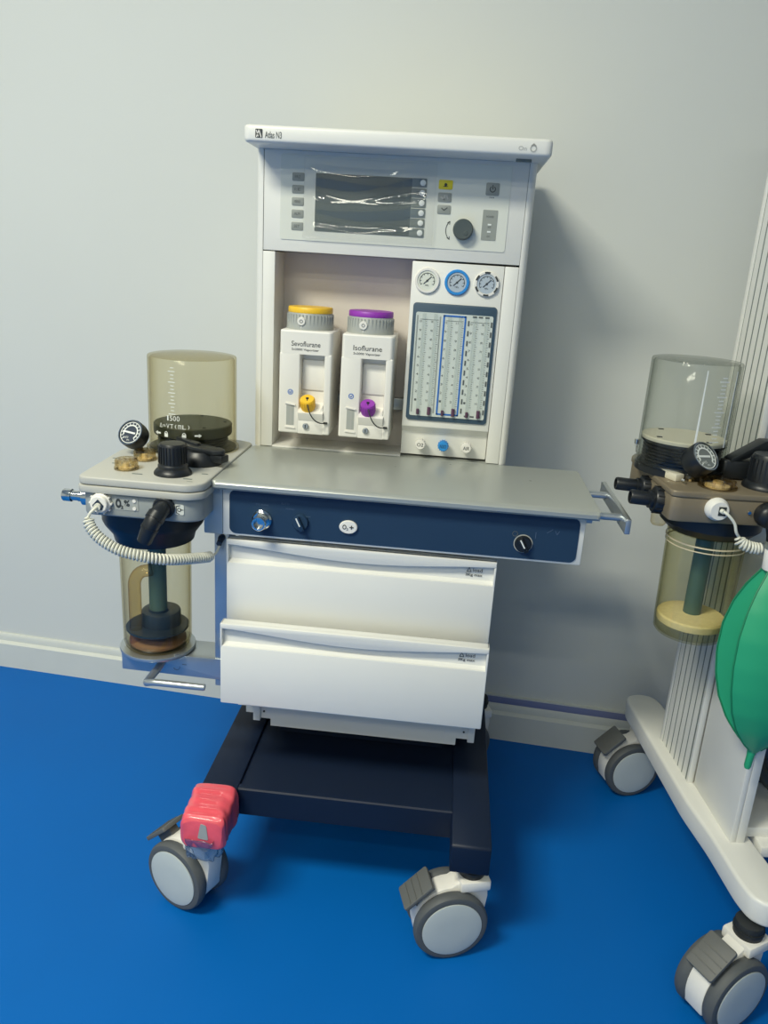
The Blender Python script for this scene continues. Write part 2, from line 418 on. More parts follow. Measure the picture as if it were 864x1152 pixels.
# clear film, a little wrinkled, still on the screen
def filmf(u, v, off):
    x = -.190+u*.215; z = 1.088+v*.124
    e = min(1, u*9)*min(1,(1-u)*9)*min(1,v*7)*min(1,(1-v)*7)
    w = .0019*math.sin(v*17+1.2*math.sin(u*4))+.0009*math.sin(v*9+u*5)+.0007*math.sin(u*13+v*3)
    return (x, fy-.0052+off-e*w-(.0004 if off else 0), z)
fm = MB()
def shell(u, v):
    return filmf(u, v, 0)
fm.grid(lambda u, v: filmf(u, v, 0), 60, 40)
# --- flowmeter block
fb = MB(); side = Matrix(((0,0,1,0),(1,0,0,0),(0,1,0,0),(0,0,0,1)))
fb.prism([(T,1.0625),(.31,1.0625),(.31,.7320),(.2385,.7320),(.2385,.7740),(T,.7855)], -.0050, .1472, local=side, bev=.0012)
flow = fb.build('flowmeter_panel', 'white', m1)
wf = MB(); P0 = frame((0,T,0),(1,0,0),(0,0,1))
outer = rrect(.0012,.1418,.7976,.9968,.006)
wf.prism(outer, 0, .003, local=P0, bev=.0008)
wf.build('window_frame', 'navyframe', flow, label='slate blue frame around the flow tubes')
cols = [(.0110,.0490),(.0545,.0905),(.0962,.1345)]
sp = MB(); P1 = frame((0,T-.003,0),(1,0,0),(0,0,1))
sp.prism(rrect(.0070,.1368,.8058,.9816,.003), 0, .0012, local=P1)
sp.m(1)
P2 = frame((0,T-.0042,0),(1,0,0),(0,0,1))
for ci, (a, b) in enumerate(cols):
    for q, cx in enumerate((a+.27*(b-a), a+.78*(b-a))):
        nn = 11
        for i in range(40):
            z = .826+i*.0037
            big = i % 4 == 0
            sp.box(cx+.0030, cx+(.0064 if big else .0048), z-.00028, z+.00028, 0, .0003, local=P2)
        for i in range(10):
            sp.text(str((i+1) if q == 0 else (i+1)*10 if ci != 1 else i+2), P2 @ Matrix.Translation((cx-.0056,.8335+i*.0148,0)), h=.0036, w=.0036)
    sp.stroke(P2, [(a+.004,.970),(b-.004,.970)], .0006)
sp.m(1)
for a in (.0095,.0108,.0478,.0490): sp.stroke(P2, [(a,.812),(a,.976)], .0005)
sp.m(2)
a, b = cols[1]; sp.stroke(P2, [(a,.811),(a,.978),(b,.978),(b,.811),(a,.811)], .0026, .0008)
sp.m(1)
a, b = cols[2]
for i in range(10):
    z = .815+i*.0165
    for xx in (a,b): sp.box(xx-.0013,xx+.0013,z,z+.0085,0,.0008,local=P2)
for xx in (a+.006,a+.016,a+.027):
    for z in (.8105,.979): sp.box(xx,xx+.007,z-.0012,z+.0012,0,.0008,local=P2)
sp.build('scale_plate', ['scale','ink','tubeblue'], flow)
for (a, b) in cols:
    for q, f in enumerate((.27,.78)):
        cx = a+f*(b-a)
        t = MB(); t.m(0).cyl((cx,T-.0075,.8085),(cx,T-.0075,.9795),.0028,n=16)
        t.m(1).cyl((cx,T-.0075,.8092),(cx,T-.0075,.8092+(.009 if q == 0 else .013)),.0024 if q == 0 else .0030,n=14)
        t.build('flow_tube', ['tubeglass','float'], flow)
def gauge(x, z, rim, face, lab):
    g = MB(); f = front(x,T,z)
    g.lathe([(0,0),(.0207,0),(.0207,.003),(.0195,.0045),(.0165,.0045),(.0160,.0028),(0,.0028)], f, 40)
    g.m(1).lathe([(0,.0029),(.0158,.0029),(.0158,.0031),(0,.0031)], f, 36)
    g.m(2); d = f @ Matrix.Translation((0,0,.0032))
    g.ring(d, .0122, .0008, a0=-30, a1=210)
    for k in range(9):
        an = math.radians(210-k*30); g.stroke(d, [(.0098*math.cos(an),.0098*math.sin(an)),(.0125*math.cos(an),.0125*math.sin(an))], .0007)
    g.stroke(d, [(-.0055,-.005),(.0065,.0065)], .0014, .0006)
    g.lathe([(0,0),(.0018,0),(.0014,.001),(0,.001)], d, 14)
    g.text('MPa', d @ Matrix.Translation((0,-.0075,0)), h=.0026)
    g.m(3)
    if rim == 'checker':
        for k in range(6): g.ring(f @ Matrix.Translation((0,0,.0045)), .0182, .0030, .0004, a0=16+k*60, a1=44+k*60, n=8)
    g.build('pressure_gauge', ['plastic' if rim == 'checker' else rim, face, 'inkdark', 'inkdark'], flow, label=lab)
gauge(.0215,1.0325,'plastic','gaugewhite','white-rimmed pressure gauge')
gauge(.0711,1.0326,'blue','gaugeface','blue-rimmed pressure gauge')
gauge(.1202,1.0331,'checker','gaugeface','pressure gauge with a black and white rim')
for x, m_, tx, lab in ((.0305,'plastic','O2','white flow knob'),(.0708,'blue','N2O','blue flow knob'),(.1115,'plastic','AIR','white flow knob with black lettering')):
    k = MB(); f = front(x,.2385,.7555)
    k.lathe([(0,0),(.006,0),(.006,.010),(.0085,.011),(.0088,.024),(.0078,.026),(0,.026)], f, 30)
    for j in range(14):
        an = 2*PI*j/14; k.box(-.0009,.0009,-.0006,.0006,.011,.024, local=f @ Matrix.Rotation(an,4,'Z') @ Matrix.Translation((.0088,0,0)))
    k.m(1).text(tx, f @ Matrix.Translation((0,0,.026)), w=.0112, h=.0062, bold=.01)
    k.build('flow_knob', [m_,'inkdark' if m_ != 'blue' else 'navy'], flow, label=lab)
# --- film over the display
fm.build('protective_film', 'film', disp, label='clear wrinkled protective film over the screen').modifiers.new('thickness','SOLIDIFY').thickness = .0004
# --- worktop
wt = MB()
prof = [(-.0120,.7280),(-.0175,.7262),(-.0204,.7222),(-.0200,.7165),(-.0165,.7130),(-.0105,.7130),(-.006,.7155),(.2240,.7155),(.2240,.7280)]
wt.prism(prof, -.2660, .3040, local=side)
for x0, x1 in ((-.2735,-.2660),(.3040,.3106)):
    xe = x0 if x0 < 0 else x1; xi = x1 if x0 < 0 else x0
    s_ = 1 if xe > 0 else -1
    for k in range(4):
        a, b = k/4, (k+1)/4
        xa = xi+(xe-xi)*a; xb = xi+(xe-xi)*b
        dz = .004*(1-math.sqrt(1-((a+b)/2)**2*.75)); dy = .006*(1-math.sqrt(1-((a+b)/2)**2*.9))
        wt.prism([(max(p[0],-.0204+dy) if p[0] < 0 else p[0], min(p[1],.7280-dz)) for p in prof], min(xa,xb), max(xa,xb), local=side)
wt.box(-.2585,.1706,.2235,.3,.7155,.7284)
wt.build('worktop', 'steelgrey', m1, label='silver grey worktop')
# --- control panel
cp = MB(); cp.box(-.2619,.2952,0,.2,.6344,.7155,bev=.0025)
ctl = cp.build('control_panel', 'white', m1)
nf = MB(); Pc = frame((0,0,0),(1,0,0),(0,0,1))
nf.prism(rrect(-.2508,.2865,.6387,.7090,.010,6), 0, .0012, local=Pc)
nf.m(1); q = front(0,-.0012,0)
nf.text('O2 outlet', front(-.199,-.0012,.6895), w=.020, h=.0032)
nf.text('AUTO', front(-.163,-.0012,.694), w=.013, h=.0032).text('MANU', front(-.155,-.0012,.686), w=.013, h=.0032)
nf.stroke(front(-.127,-.0012,.674), [(-.004,.002),(.004,.002)], .0008)
nf.m(2).ring(front(.1915,-.0012,.6775), .0042, .0009, n=6)
nf.m(1).stroke(front(.2225,-.0012,.677), [(0,-.004),(0,.005)], .0010)
nf.m(1).stroke(front(.243,-.0012,.686), [(-.004,-.003),(.004,.003)], .0008).stroke(front(.254,-.0012,.684), [(-.003,.003),(0,-.003),(.003,.003)], .0008)
nf.build('fascia', ['navy','inkfaint','ink'], ctl, label='navy blue control fascia')
ou = MB(); f = front(-.1985,-.0012,.6655)
ou.lathe([(0,0),(.0155,0),(.0155,.004),(.0130,.006),(.0105,.006),(.0105,.020),(.0112,.021),(.0112,.025),(.0102,.0262),(.0078,.0262),(.0072,.016),(0,.016)], f, 36)
ou.build('gas_outlet', 'chrome', ctl, label='chrome gas outlet')
def selector(x, z, ang, name, rim=None):
    k = MB(); f = front(x,-.0012,z)
    k.lathe([(0,0),(.0125,0),(.0125,.005),(.0115,.0065),(0,.0065)], f, 36)
    R_ = f @ Matrix.Rotation(math.radians(ang),4,'Z')
    k.prism(rrect(-.0035,.0035,-.0115,.0115,.0015), .0065, .015, local=R_, bev=.001)
    k.m(1).box(-.0010,.0010,-.0030,.0112,.015,.0158, local=R_)
    if rim: k.m(2).ring(f, .0137, .0014, .0012)
    k.build(name, ['navy' if not rim else 'black','inkwhite','inkpale'], ctl)
selector(-.1378,.6665,26,'toggle_knob'); selector(.2050,.6630,30,'selector_knob', True)
ob_ = MB(); f = front(-.0630,-.0012,.6655)
ob_.lathe([(0,0),(.0142,0),(.0142,.003),(.0130,.0042),(0,.0046)], f @ Matrix.Diagonal((1,.74,1,1)), 40)
ob_.m(1).text('O', f @ Matrix.Translation((-.0058,.0005,.0046)), h=.0078, w=.0062, bold=.02).text('2', f @ Matrix.Translation((-.0012,-.0025,.0046)), h=.0038, w=.0028).text('+', f @ Matrix.Translation((.0052,.0005,.0046)), h=.0062, w=.0066, bold=.03)
ob_.build('flush_button', ['plastic','inkdark'], ctl, label='white oval oxygen flush button')
br = MB(); br.prism(rpoly([(-.2925,.6335),(-.2622,.6335),(-.2622,.7100),(-.2925,.7100)],.003), -.10, -.002, local=frame((0,0,0),(1,0,0),(0,0,1)), bev=.001)
br.cyl((-.2715,-.001,.7045),(-.2715,.004,.7045),.0042,n=18).box(-.2700,-.262,.055,.20,.634,.71)
br.build('side_bracket', 'bracket', m1)
# --- cabinet and drawers
cb = MB(); cb.box(-.2455,.1640,.035,.43,.31,.6344).box(-.2275,-.2150,.070,.09,.259,.6344,bev=.001).box(.1570,.1690,.070,.09,.259,.6344,bev=.001)
cb.box(-.2150,.1570,.076,.09,.262,.6344).box(-.197,.137,.0765,.09,.2475,.30)
cb.box(-.2455,-.2275,.09,.43,.262,.6344).box(.1640,.1660,.09,.43,.262,.6344)
cb.m(1).box(-.250,.164,.0045,.036,.4765,.4860)  # dark strip painted in as the shade of the gap between the drawers
for x in (-.209,.150): cb.cyl((x,.0762,.276),(x,.0748,.276),.0018,n=12)
cb.build('cabinet', ['white','inkdark'], m1)
def drawer(y, z0, z1, name='drawer'):
    H_ = z1-z0; b = z1-.0385                                # the scoop: from b up to the lip
    d = MB(); x0, x1 = -.2571, .1701
    d.box(x0,x1,y,y+.020,z0,b,bev=.0022)
    d.prism([(y+.0025,b-.004),(y,b-.0022),(y+.0095,b+.004),(y+.012,z1-.006),(y+.02,z1-.006),(y+.02,b-.004)], x0+.003, x1-.003, local=side)
    d.box(x0,x0+.0032,y,y+.020,b-.004,z1,bev=.0012).box(x1-.0032,x1,y,y+.020,b-.004,z1,bev=.0012)
    # lip: thin at both ends, deeper in the middle
    n = 24; low = []
    for i in range(n+1):
        u = i/n; low.append((x0+.0005+u*(x1-x0-.001), z1-.0085-.0125*(0.5-0.5*math.cos(2*PI*min(1,max(0,u))))**.75))
    d.prism([(x0+.0005,z1)]+low+[(x1-.0005,z1)], -.009, .0005, local=frame((0,y,0),(1,0,0),(0,0,1)), bev=.0009)
    d.box(x0,x1,y+.004,y+.02,z1-.007,z1,bev=.001)
    # tray behind the front
    d.box(x0+.03,x1-.03,y+.02,y+.30,z0+.01,z1-.02)
    d.m(1)
    f = front(.1375,y+.0085,z1-.021) @ Matrix.Rotation(.1,4,'X')
    d.stroke(front(.1285,y+.0095,z1-.0185), [(-.0035,-.003),(0,.0035),(.0035,-.003),(-.0035,-.003)], .0008)
    d.text('load', front(.1420,y+.0095,z1-.0185), w=.0145, h=.0060).text('3Kg max', front(.1365,y+.0090,z1-.0268), w=.0265, h=.0056, bold=.015)
    return d.build(name, ['white','inkdark'], m1)
drawer(.0033,.4864,.6258); drawer(-.0326,.3526,.4960)
MB().box(-.247,.161,.02,.25,.36,.48).build('drawer_box', 'white', m1)
# --- side rail handle on the right
rl = MB(); rl.prism(rpoly([(-.014,.6952),(.205,.6952),(.205,.7185),(-.014,.7185)],.002), .3490, .3570, local=side, bev=.001)
rl.cyl((.3040,.028,.7085),(.3490,.028,.7085),.0058,n=18).cyl((.3040,.150,.7085),(.3490,.150,.7085),.0058,n=18)
rl.box(.295,.3055,.012,.17,.700,.7155)
rl.build('side_rail', 'alu', m1, label='silver accessory rail')
# --- base
bt = MB(); bt.prism([(-.056,.2060),(-.054,.2085),(-.044,.2085),(-.038,.2030),(.40,.2030),(.40,.186),(-.044,.186),(-.044,.158),(-.056,.158)], -.2207,.1370, local=side)
bt.m(0).box(-.19,.115,.13,.40,.2,.285).box(-.2207,.1370,.39,.40,.158,.2)
bt.build('base_tray', 'base', m1)
for x0, x1 in ((-.2820,-.2207),(.1370,.1990)):
    g = MB(); g.prism([(-.1335,.158),(.41,.158),(.41,.2095),(-.1290,.2095),(-.1335,.2060)], x0, x1, local=side, bev=.0025)
    g.box(x0+.006,x1-.006,.40,.415,.15,.2095)
    g.build('base_leg', 'base', m1)
caster(m1, (.140,-.112), (.28,-.96)); caster(m1, (-.299,-.079), (-.44,-.90))
caster(m1, (-.255,.395), (-.5,-.86)); caster(m1, (.160,.395), (.3,-.95))
# --- arm that carries the absorber
ap = MB(); ap.box(-.2850,-.2600,.032,.070,.345,.6340,bev=.001); ap.m(1).cyl((-.272,.034,.6175),(-.272,.0255,.6175),.0055,n=16)
ap.build('arm_post', ['alu','darkblock'], m1)
ab = MB(); ab.prism(rpoly([(-.4490,.3600),(-.2600,.3570),(-.2600,.3970),(-.4490,.3960)],.001), -.090, -.030, local=frame((0,0,0),(1,0,0),(0,0,1)), bev=.0018)
ab.m(1).ring(front(-.352,.03,.374), .0055, .0007, a0=200, a1=380, n=12).stroke(front(-.342,.03,.380), [(0,0),(.007,.0)], .001)
ab.build('support_arm', ['alu','ink'], m1)
lv = MB(); lv.tube([(-.378,.032,.3800),(-.380,.012,.3755),(-.3835,-.012,.3720),(-.3845,-.023,.3715),(-.3820,-.029,.3735),(-.376,-.0315,.3762),(-.366,-.0325,.3778),(-.285,-.033,.3782),(-.2825,-.033,.3782)], [.0066,.0066,.0064,.0061,.0059,.0058,.0058,.0058,.0052], 18)
lv.build('release_lever', 'alu', m1, label='bent silver release lever')

# ================================================================== vaporizers
def vaporizer(x0, x1, cap, name_txt, label):
    y0 = .185; zb, zt = .7650, .9405; c = (x0+x1)/2
    r = thing('vaporizer', label, 'vaporizer', (c,.235,zb), 0, 'vaporizers in the recess')
    b = MB(); w = x1-x0
    F = frame((0,y0,0),(1,0,0),(0,0,1)); wx = lambda u: x0+u*w
    # body with a scooped well cut out of the front: built from the slabs round it
    wl, wr, wz0, wz1 = wx(.40), wx(.86), .8085, .9010
    b.prism(rpoly([(x0,y0+.004),(x0+.004,y0),(x1-.004,y0),(x1,y0+.006),(x1-.001,y0+.098),(x0+.001,y0+.098)],.005), zt-.006, zt, bev=.003, seg=3)
    b.prism(rpoly([(x0,y0+.004),(x0+.004,y0),(x1-.004,y0),(x1,y0+.006),(x1-.001,y0+.098),(x0+.001,y0+.098)],.004), wz1, zt-.003)
    b.box(x0+.0012,x1-.0012,y0+.022,y0+.098,zb+.001,wz1+.001)
    b.prism(rrect(x0,wl,zb,wz1+.002,.003), -.0245, 0, local=F, bev=.0028, seg=3)
    b.prism(rrect(wr,x1,zb,wz1+.002,.003), -.0245, 0, local=F, bev=.0028, seg=3)
    b.box(wl-.002,wr+.002,y0+.0005,y0+.024,zb,wz0-.012,bev=.001)
    b.prism([(y0-.004,wz0-.012),(y0-.006,wz0-.006),(y0+.012,wz0+.006),(y0+.022,wz0+.008),(y0+.022,wz0-.02),(y0,wz0-.02)], wl-.001, wr+.001, local=side)
    b.prism([(wx(.70),wz0-.02),(wx(.86),wz0-.02),(wx(.86),wz0+.008)], -.006, .0005, local=F)
    b.box(wl,wr,y0+.019,y0+.024,wz0+.03,wz1-.010,bev=.002)
    # window for the liquid level
    b.m(1).box(wx(.155),wx(.305),y0-.0003,y0+.004,.7790,.8130)
    b.m(2).box(wx(.225),wx(.260),y0-.0007,y0+.002,.7800,.8115)
    b.m(0).prism([(wx(.13),.8165),(wx(.33),.8135),(wx(.33),.8155),(wx(.13),.8185)], 0, .003, local=F).prism([(wx(.13),.7745),(wx(.33),.7735),(wx(.33),.7755),(wx(.13),.7770)], 0, .0022, local=F)
    b.m(3).text(name_txt, front(wx(.50),y0,.9185), w=w*.55, h=.0085, bold=.006)
    b.text('Sv2000 Vaporizer', front(wx(.49),y0,.9085), w=w*.52, h=.0048, bold=.012)
    b.m(4).ring(front(wx(.225),y0,.8365), .0040, .0012); b.stroke(front(wx(.225),y0,.8365), [(-.002,.0),(.0,-.0015),(.002,.0015)], .0013)
    b.m(5).lathe([(0,0),(.0052,0),(.0052,.003),(.0040,.0042),(0,.0042)], front(wx(.54),y0,.7790), 20)
    b.m(3).box(-.0008,.0008,-.0030,.0030,.0042,.0047, local=front(wx(.54),y0,.7790))
    b.build('body', ['plastic','dialgrey','inkpale','inkdark','tubeblue','alu'], r)
    dc = (c-.002, y0+.046, zt)
    d = MB(); d.lathe([(0,0),(.0405,0),(.0405,.003),(.0385,.026),(.0375,.0275),(0,.0275)], Matrix.Translation(dc), 48)
    for k in range(40):
        an = 2*PI*k/40
        d.box(-.0008,.0008,-.0009,.0009,.008,.025, local=Matrix.Translation(dc) @ Matrix.Rotation(an,4,'Z') @ Matrix.Translation((.0392,0,0)))
    d.build('dial', 'dialgrey', r)
    t = MB(); t.lathe([(0,.0275),(.0378,.0275),(.0382,.0285),(.0380,.0355),(.0370,.0368),(0,.0372)], Matrix.Translation(dc), 48)
    t.build('dial_ring', cap, r, label=('yellow' if cap == 'yellow' else 'purple')+' ring on the dial')
    pb = MB(); f = front(dc[0]-.008,dc[1]-.0375,zt+.0145)
    pb.lathe([(0,0),(.0070,0),(.0070,.0035),(.0062,.0048),(0,.0048)], f, 28); pb.m(1).ring(f @ Matrix.Translation((0,0,.0048)), .0024, .0009)
    pb.m(0).box(-.0008,.0008,-.0145,-.006,0,.002, local=f)
    pb.build('release_button', ['plastic','ink'], r)
    kc = (wx(.565), y0+.004, wz0+.004)
    ax = axisframe(kc, (0,-.50,.87))
    k = MB(); k.lathe([(0,-.004),(.0118,-.004),(.0118,.0),(.0125,.001),(.0125,.015),(.0112,.0172),(0,.0178)], ax, 36)
    for j in range(20):
        an = 2*PI*j/20
        k.box(-.0007,.0007,-.0007,.0007,.001,.015, local=ax @ Matrix.Rotation(an,4,'Z') @ Matrix.Translation((.0125,0,0)))
    k.build('filler_cap', cap, r, label=('yellow' if cap == 'yellow' else 'purple')+' filler cap')
    top = ax @ Vector((0,0,.018))
    l = MB(); p0 = Vector(top); p3 = Vector((wx(.93), y0-.003, wz0-.0215))
    pts = []
    for i in range(15):
        u = i/14; q1 = Vector((wx(.60),y0-.024,wz0+.005)); q2 = Vector((wx(.70),y0-.022,wz0-.024))
        pts.append(p0*(1-u)**3+q1*3*u*(1-u)**2+q2*3*u*u*(1-u)+p3*u**3)
    l.tube(pts, .0010, 8).cyl(p3-Vector((.004,0,0)), p3+Vector((.003,0,0)), .0019, n=10).cyl(top-Vector((0,0,.001)), top+Vector((0,0,.0016)), .0024, n=12)
    l.build('cap_strap', 'blackrub', r)
    mt = MB(); mt.box(x0+.015,x1-.015,y0+.098,.2885,zt-.13,zt-.07)
    mt.build('mounting_block', 'alu', r)
    return r
vaporizer(-.2175,-.1278,'yellow','Sevoflurane','vaporizer with yellow dial ring and yellow filler cap, left one in the recess')
vaporizer(-.1120,-.0240,'purple','Isoflurane','vaporizer with purple dial ring and purple filler cap, beside the flow tubes')

# ================================================================== breathing units
def dome(parent, c, z0, z1, R, mats, marks=True, facing=-78):
    d = MB(); t = .0025; h = z1-z0; C = Matrix.Translation((c[0],c[1],z0))
    d.lathe([(R+.004,0),(R+.004,.004),(R,.005),(R-.0006,h-.003),(R-.0015,h-.0008),(R-.004,h),(0,h+.0008),
             (0,h-t),(R-.006,h-t),(R-t-.001,h-.006),(R-t,.004),(R-t,0)], C, 56)
    o = d.build('bellows_dome', mats[0], parent)
    return o
def curved_text(mb, txt, c, R, z, az, w, h):
    """lettering wrapped round a cylinder, one character at a time"""
    n = len(txt)
    for i, ch in enumerate(txt):
        if ch == ' ': continue
        a = math.radians(az)+((i+.5)/n-.5)*w/R
        n_ = Vector((math.cos(a),math.sin(a),0)); u = Vector((-math.sin(a),math.cos(a),0))
        mb.text(ch, frame((c[0]+n_.x*(R+.0006), c[1]+n_.y*(R+.0006), z), u, (0,0,1)), h=h*(.35 if ch in '-=' else 1), w=w/n*(.42 if ch in '1l()' else .8))
def curved_box(mb, c, R, az, da, z0, z1):
    a = math.radians(az)+da/R; n_ = Vector((math.cos(a),math.sin(a),0)); u = Vector((-math.sin(a),math.cos(a),0))
    return frame((c[0]+n_.x*(R+.0004), c[1]+n_.y*(R+.0004), 0), u, (0,0,1))

# ---------------- left unit, on the arm
u1 = thing('breathing_unit', 'grey breathing unit with tall amber bellows dome, mounted left of the silver worktop', 'breathing unit', (-.393,.055,.3972), 0, 'breathing units')
plan = [(-.4640,-.066),(-.2945,-.066),(-.2740,-.050),(-.2740,.236),(-.30,.250),(-.430,.250),(-.446,.235),(-.446,.165),(-.4700,.112)]
tp = MB(); tp.prism(rpoly(plan,.016), .7175, .7300, bev=.0028, seg=3); tp.prism(rpoly([(x*1.008+.003,y*1.01-.001) for x,y in plan],.016), .7060, .7165, bev=.0015)
tp.m(1)
for (x,y,w_) in ((-.44,.02,.012),(-.452,.05,.012),(-.428,.075,.012),(-.385,-.03,.016),(-.305,-.035,.014),(-.36,.03,.010),(-.29,.0,.010)):
    tp.prism(rrect(-w_/2,w_/2,-.0016,.0016,.0015), 0, .0006, local=Matrix.Translation((x,y,.7300)))
tp.text('APL', Matrix.Translation((-.2975,-.047,.7300)), w=.010, h=.004)
tp.build('top_plate', ['unitgrey','keydark'], u1)
hb = MB(); plan2 = [(-.36+(x+.36)*.955, .08+(y-.08)*.965) for x, y in plan]
hb.prism(rpoly(plan2,.018), .6690, .7062, bev=.004, seg=3)
hb.prism(rpoly([(-.37+(x+.37)*.8, .06+(y-.06)*.80) for x,y in plan2],.03), .6630, .6700)
fy1 = -.0608
hb.m(1); f = front(-.3935,fy1,.6910)
hb.prism(rrect(-.0150,.0215,-.0095,.0105,.002), 0, .0008, local=f)
hb.m(2).text('O', f @ Matrix.Translation((-.0090,.0005,.0008)), h=.0150, w=.0090, bold=.07).text('2', f @ Matrix.Translation((-.0036,-.0050,.0008)), h=.0056, w=.0042, bold=.05).text('%', f @ Matrix.Translation((.0040,.0015,.0008)), h=.0100, w=.0090, bold=.05)
hb.m(3).lathe([(0,0),(.0028,0),(.0028,.0012),(0,.0012)], f @ Matrix.Translation((.0155,.0062,.0008)), 14).lathe([(0,0),(.0028,0),(.0028,.0012),(0,.0012)], f @ Matrix.Translation((.0155,-.0058,.0008)), 14)
hb.m(4).prism(rrect(-.0070,.0070,-.0080,.0080,.002), 0, .0006, local=front(-.3095,fy1,.6895))
hb.m(2); g = front(-.3095,fy1-.0006,.6895)
hb.stroke(g, [(-.0045,.0050),(-.0045,-.0050),(.0,-.0068)], .0010).stroke(g, [(-.0045,.005),(.001,.0065)], .001).ring(g, .0026, .0009).stroke(g, [(.0015,.0),(.006,.0)], .001)
hb.build('housing', ['unitbody','dialgrey','inkdark','plastic','overlay'], u1)
pt_ = MB()
pt_.lathe([(0,0),(.0135,0),(.0135,.012),(.0110,.013),(0,.013)], axisframe((-.4560,-.035,.6890),(-1,0,0)), 30)
pt_.lathe([(0,.012),(.0085,.012),(.0085,.020),(.0076,.021),(.0076,.030),(.0098,.031),(.0098,.043),(.0088,.0445),(.0070,.0445),(.0068,.030),(0,.030)], axisframe((-.4560,-.035,.6890),(-1,0,0)), 30)
pt_.build('port', 'chrome', u1, label='chrome port pointing left')
DC = (-.364,.170)
dm = dome(u1, DC, .7300, .8890, .0745, ['amber'])
mk = MB()
for i in range(14):
    z = .800+i*.0058
    F = curved_box(mk, DC, .0745, -98, 0, 0, 0)
    mk.box(-.002 if i % 3 else -.006, .004 if i % 3 else .006, z-.0006, z+.0006, 0, .0003, local=F)
curved_text(mk, '1500', DC, .0745, .7930, -97, .024, .0085)
curved_text(mk, 'Δ=VT(mL)', DC, .0745, .7795, -96, .056, .0072)
for az, kind in ((-119,'l'),(-107,'k'),(-83,'k'),(-67,'r')):
    F = curved_box(mk, DC, .0745, az, 0, 0, 0) @ Matrix.Translation((0,.7655,0))
    if kind == 'k':
        mk.box(-.0034,.0034,-.0048,.0012,0,.0004,local=F).ring(F @ Matrix.Translation((0,.0014,0)), .0024, .0011, a0=0, a1=180, n=10)
    else:
        s_ = 1 if kind == 'r' else -1
        mk.box(-.004,.004,-.0014,.0014,0,.0004,local=F); mk.prism([(s_*.003,-.0034),(s_*.0078,0),(s_*.003,.0034)], 0, .0004, local=F)
mk.build('dome_markings', 'inkwhite', dm)
bl = MB(); prof = [(0,.7300),(.0735,.7300),(.0735,.7335),(.062,.7345)]
for i in range(4): prof += [(.060,.7365+i*.005),(.0565,.7390+i*.005)]
prof += [(.0655,.7560),(.0665,.7580),(.0665,.7725),(.0650,.7742),(0,.7742)]
bl.lathe(prof, Matrix.Translation((DC[0],DC[1],0)), 52)
bl.m(1)
for k in range(5):
    a = math.radians(20+72*k); bl.lathe([(0,0),(.0030,0),(.0024,.0016),(0,.0016)], Matrix.Translation((DC[0]+.054*math.cos(a),DC[1]+.054*math.sin(a),.7742)), 12)
bl.build('bellows', ['greenblack','blackrub'], u1)
def dial_gauge(parent, c, n, R, depth, stem_to, mats=('black','gaugedark','inkwhite','chrome'), name='airway_gauge'):
    g = MB(); n = Vector(n).normalized(); u = Vector((0,0,1)).cross(n).normalized(); v = n.cross(u)
    f = frame(c, u, v)
    g.lathe([(0,-depth),(R*.72,-depth),(R*.93,-depth+.004),(R,-depth*.55),(R,.001),(R*.97,.0030),(R*.86,.0030),(R*.84,.0012),(0,.0012)], f, 40)
    g.m(1).lathe([(0,.0013),(R*.835,.0013),(R*.835,.0016),(0,.0016)], f, 40)
    g.m(2); d = f @ Matrix.Translation((0,0,.0016))
    g.ring(d, R*.56, R*.09, a0=-45, a1=200); g.ring(d, R*.80, R*.05)
    for k in range(13):
        an = math.radians(225-k*22.5); g.stroke(d, [(R*.60*math.cos(an),R*.60*math.sin(an)),(R*.74*math.cos(an),R*.74*math.sin(an))], R*.05)
    g.stroke(d, [(-R*.62,R*.05),(R*.35,-R*.03)], R*.13, .0005)
    g.text('cmH2O', d @ Matrix.Translation((-R*.28,-R*.38,0)), w=R*.45, h=R*.16); g.text('kPa', d @ Matrix.Translation((0,-R*.58,0)), w=R*.22, h=R*.12)
    g.m(3).ring(f @ Matrix.Translation((0,0,.0026)), R*.92, R*.08, .0008)
    b = f @ Vector((0,0,-depth*.6))
    g.m(0).cyl(stem_to, b, R*.30, n=20)
    return g.build(name, list(mats), parent)
dial_gauge(u1, (-.4395,.083,.7660), (-.22,-.80,.56), .0228, .024, (-.432,.098,.7290))
def amber_cap(parent, x, y, z, R, h):
    k = MB(); C = Matrix.Translation((x,y,z))
    k.lathe([(R*1.12,0),(R*1.12,.003),(R,.0035),(R,h-.002),(R*.9,h),(0,h+.0005),(0,h-.0025),(R*.84,h-.0035),(R*.86,.004),(R*.86,0)], C, 36)
    for j in range(12):
        an = 2*PI*j/12; k.box(-.0012,.0012,-.0016,.0016,.004,h-.002, local=C @ Matrix.Rotation(an,4,'Z') @ Matrix.Translation((R,0,0)))
    k.m(1).lathe([(0,0),(R*.72,0),(R*.72,.003),(R*.3,.0035),(R*.3,.009),(0,.009)], C, 24)
    return k.build('valve_cap', ['ambercap','amberopaque'], parent, label='amber valve cap')
amber_cap(u1, -.4120,-.0050,.7300,.0165,.0165); amber_cap(u1, -.4075,.0580,.7300,.0165,.0165)
kn = MB(); C = Matrix.Translation((-.3365,-.0100,.7300))
kn.lathe([(0,0),(.0285,0),(.0285,.003),(.0255,.007),(.0225,.0095),(.0225,.014),(.0205,.016),(.0205,.044),(.0185,.0475),(0,.049)], C, 44)
for j in range(26):
    an = 2*PI*j/26; kn.box(-.0011,.0011,-.0009,.0009,.018,.044, local=C @ Matrix.Rotation(an,4,'Z') @ Matrix.Translation((.0207,0,0)))
kn.build('relief_valve_knob', 'black', u1, label='tall black ribbed knob')
lb = MB()
lb.lathe([(0,0),(.034,0),(.034,.008),(.030,.017),(.026,.022),(0,.023)], Matrix.Translation((-.317,.066,.7300)), 40)
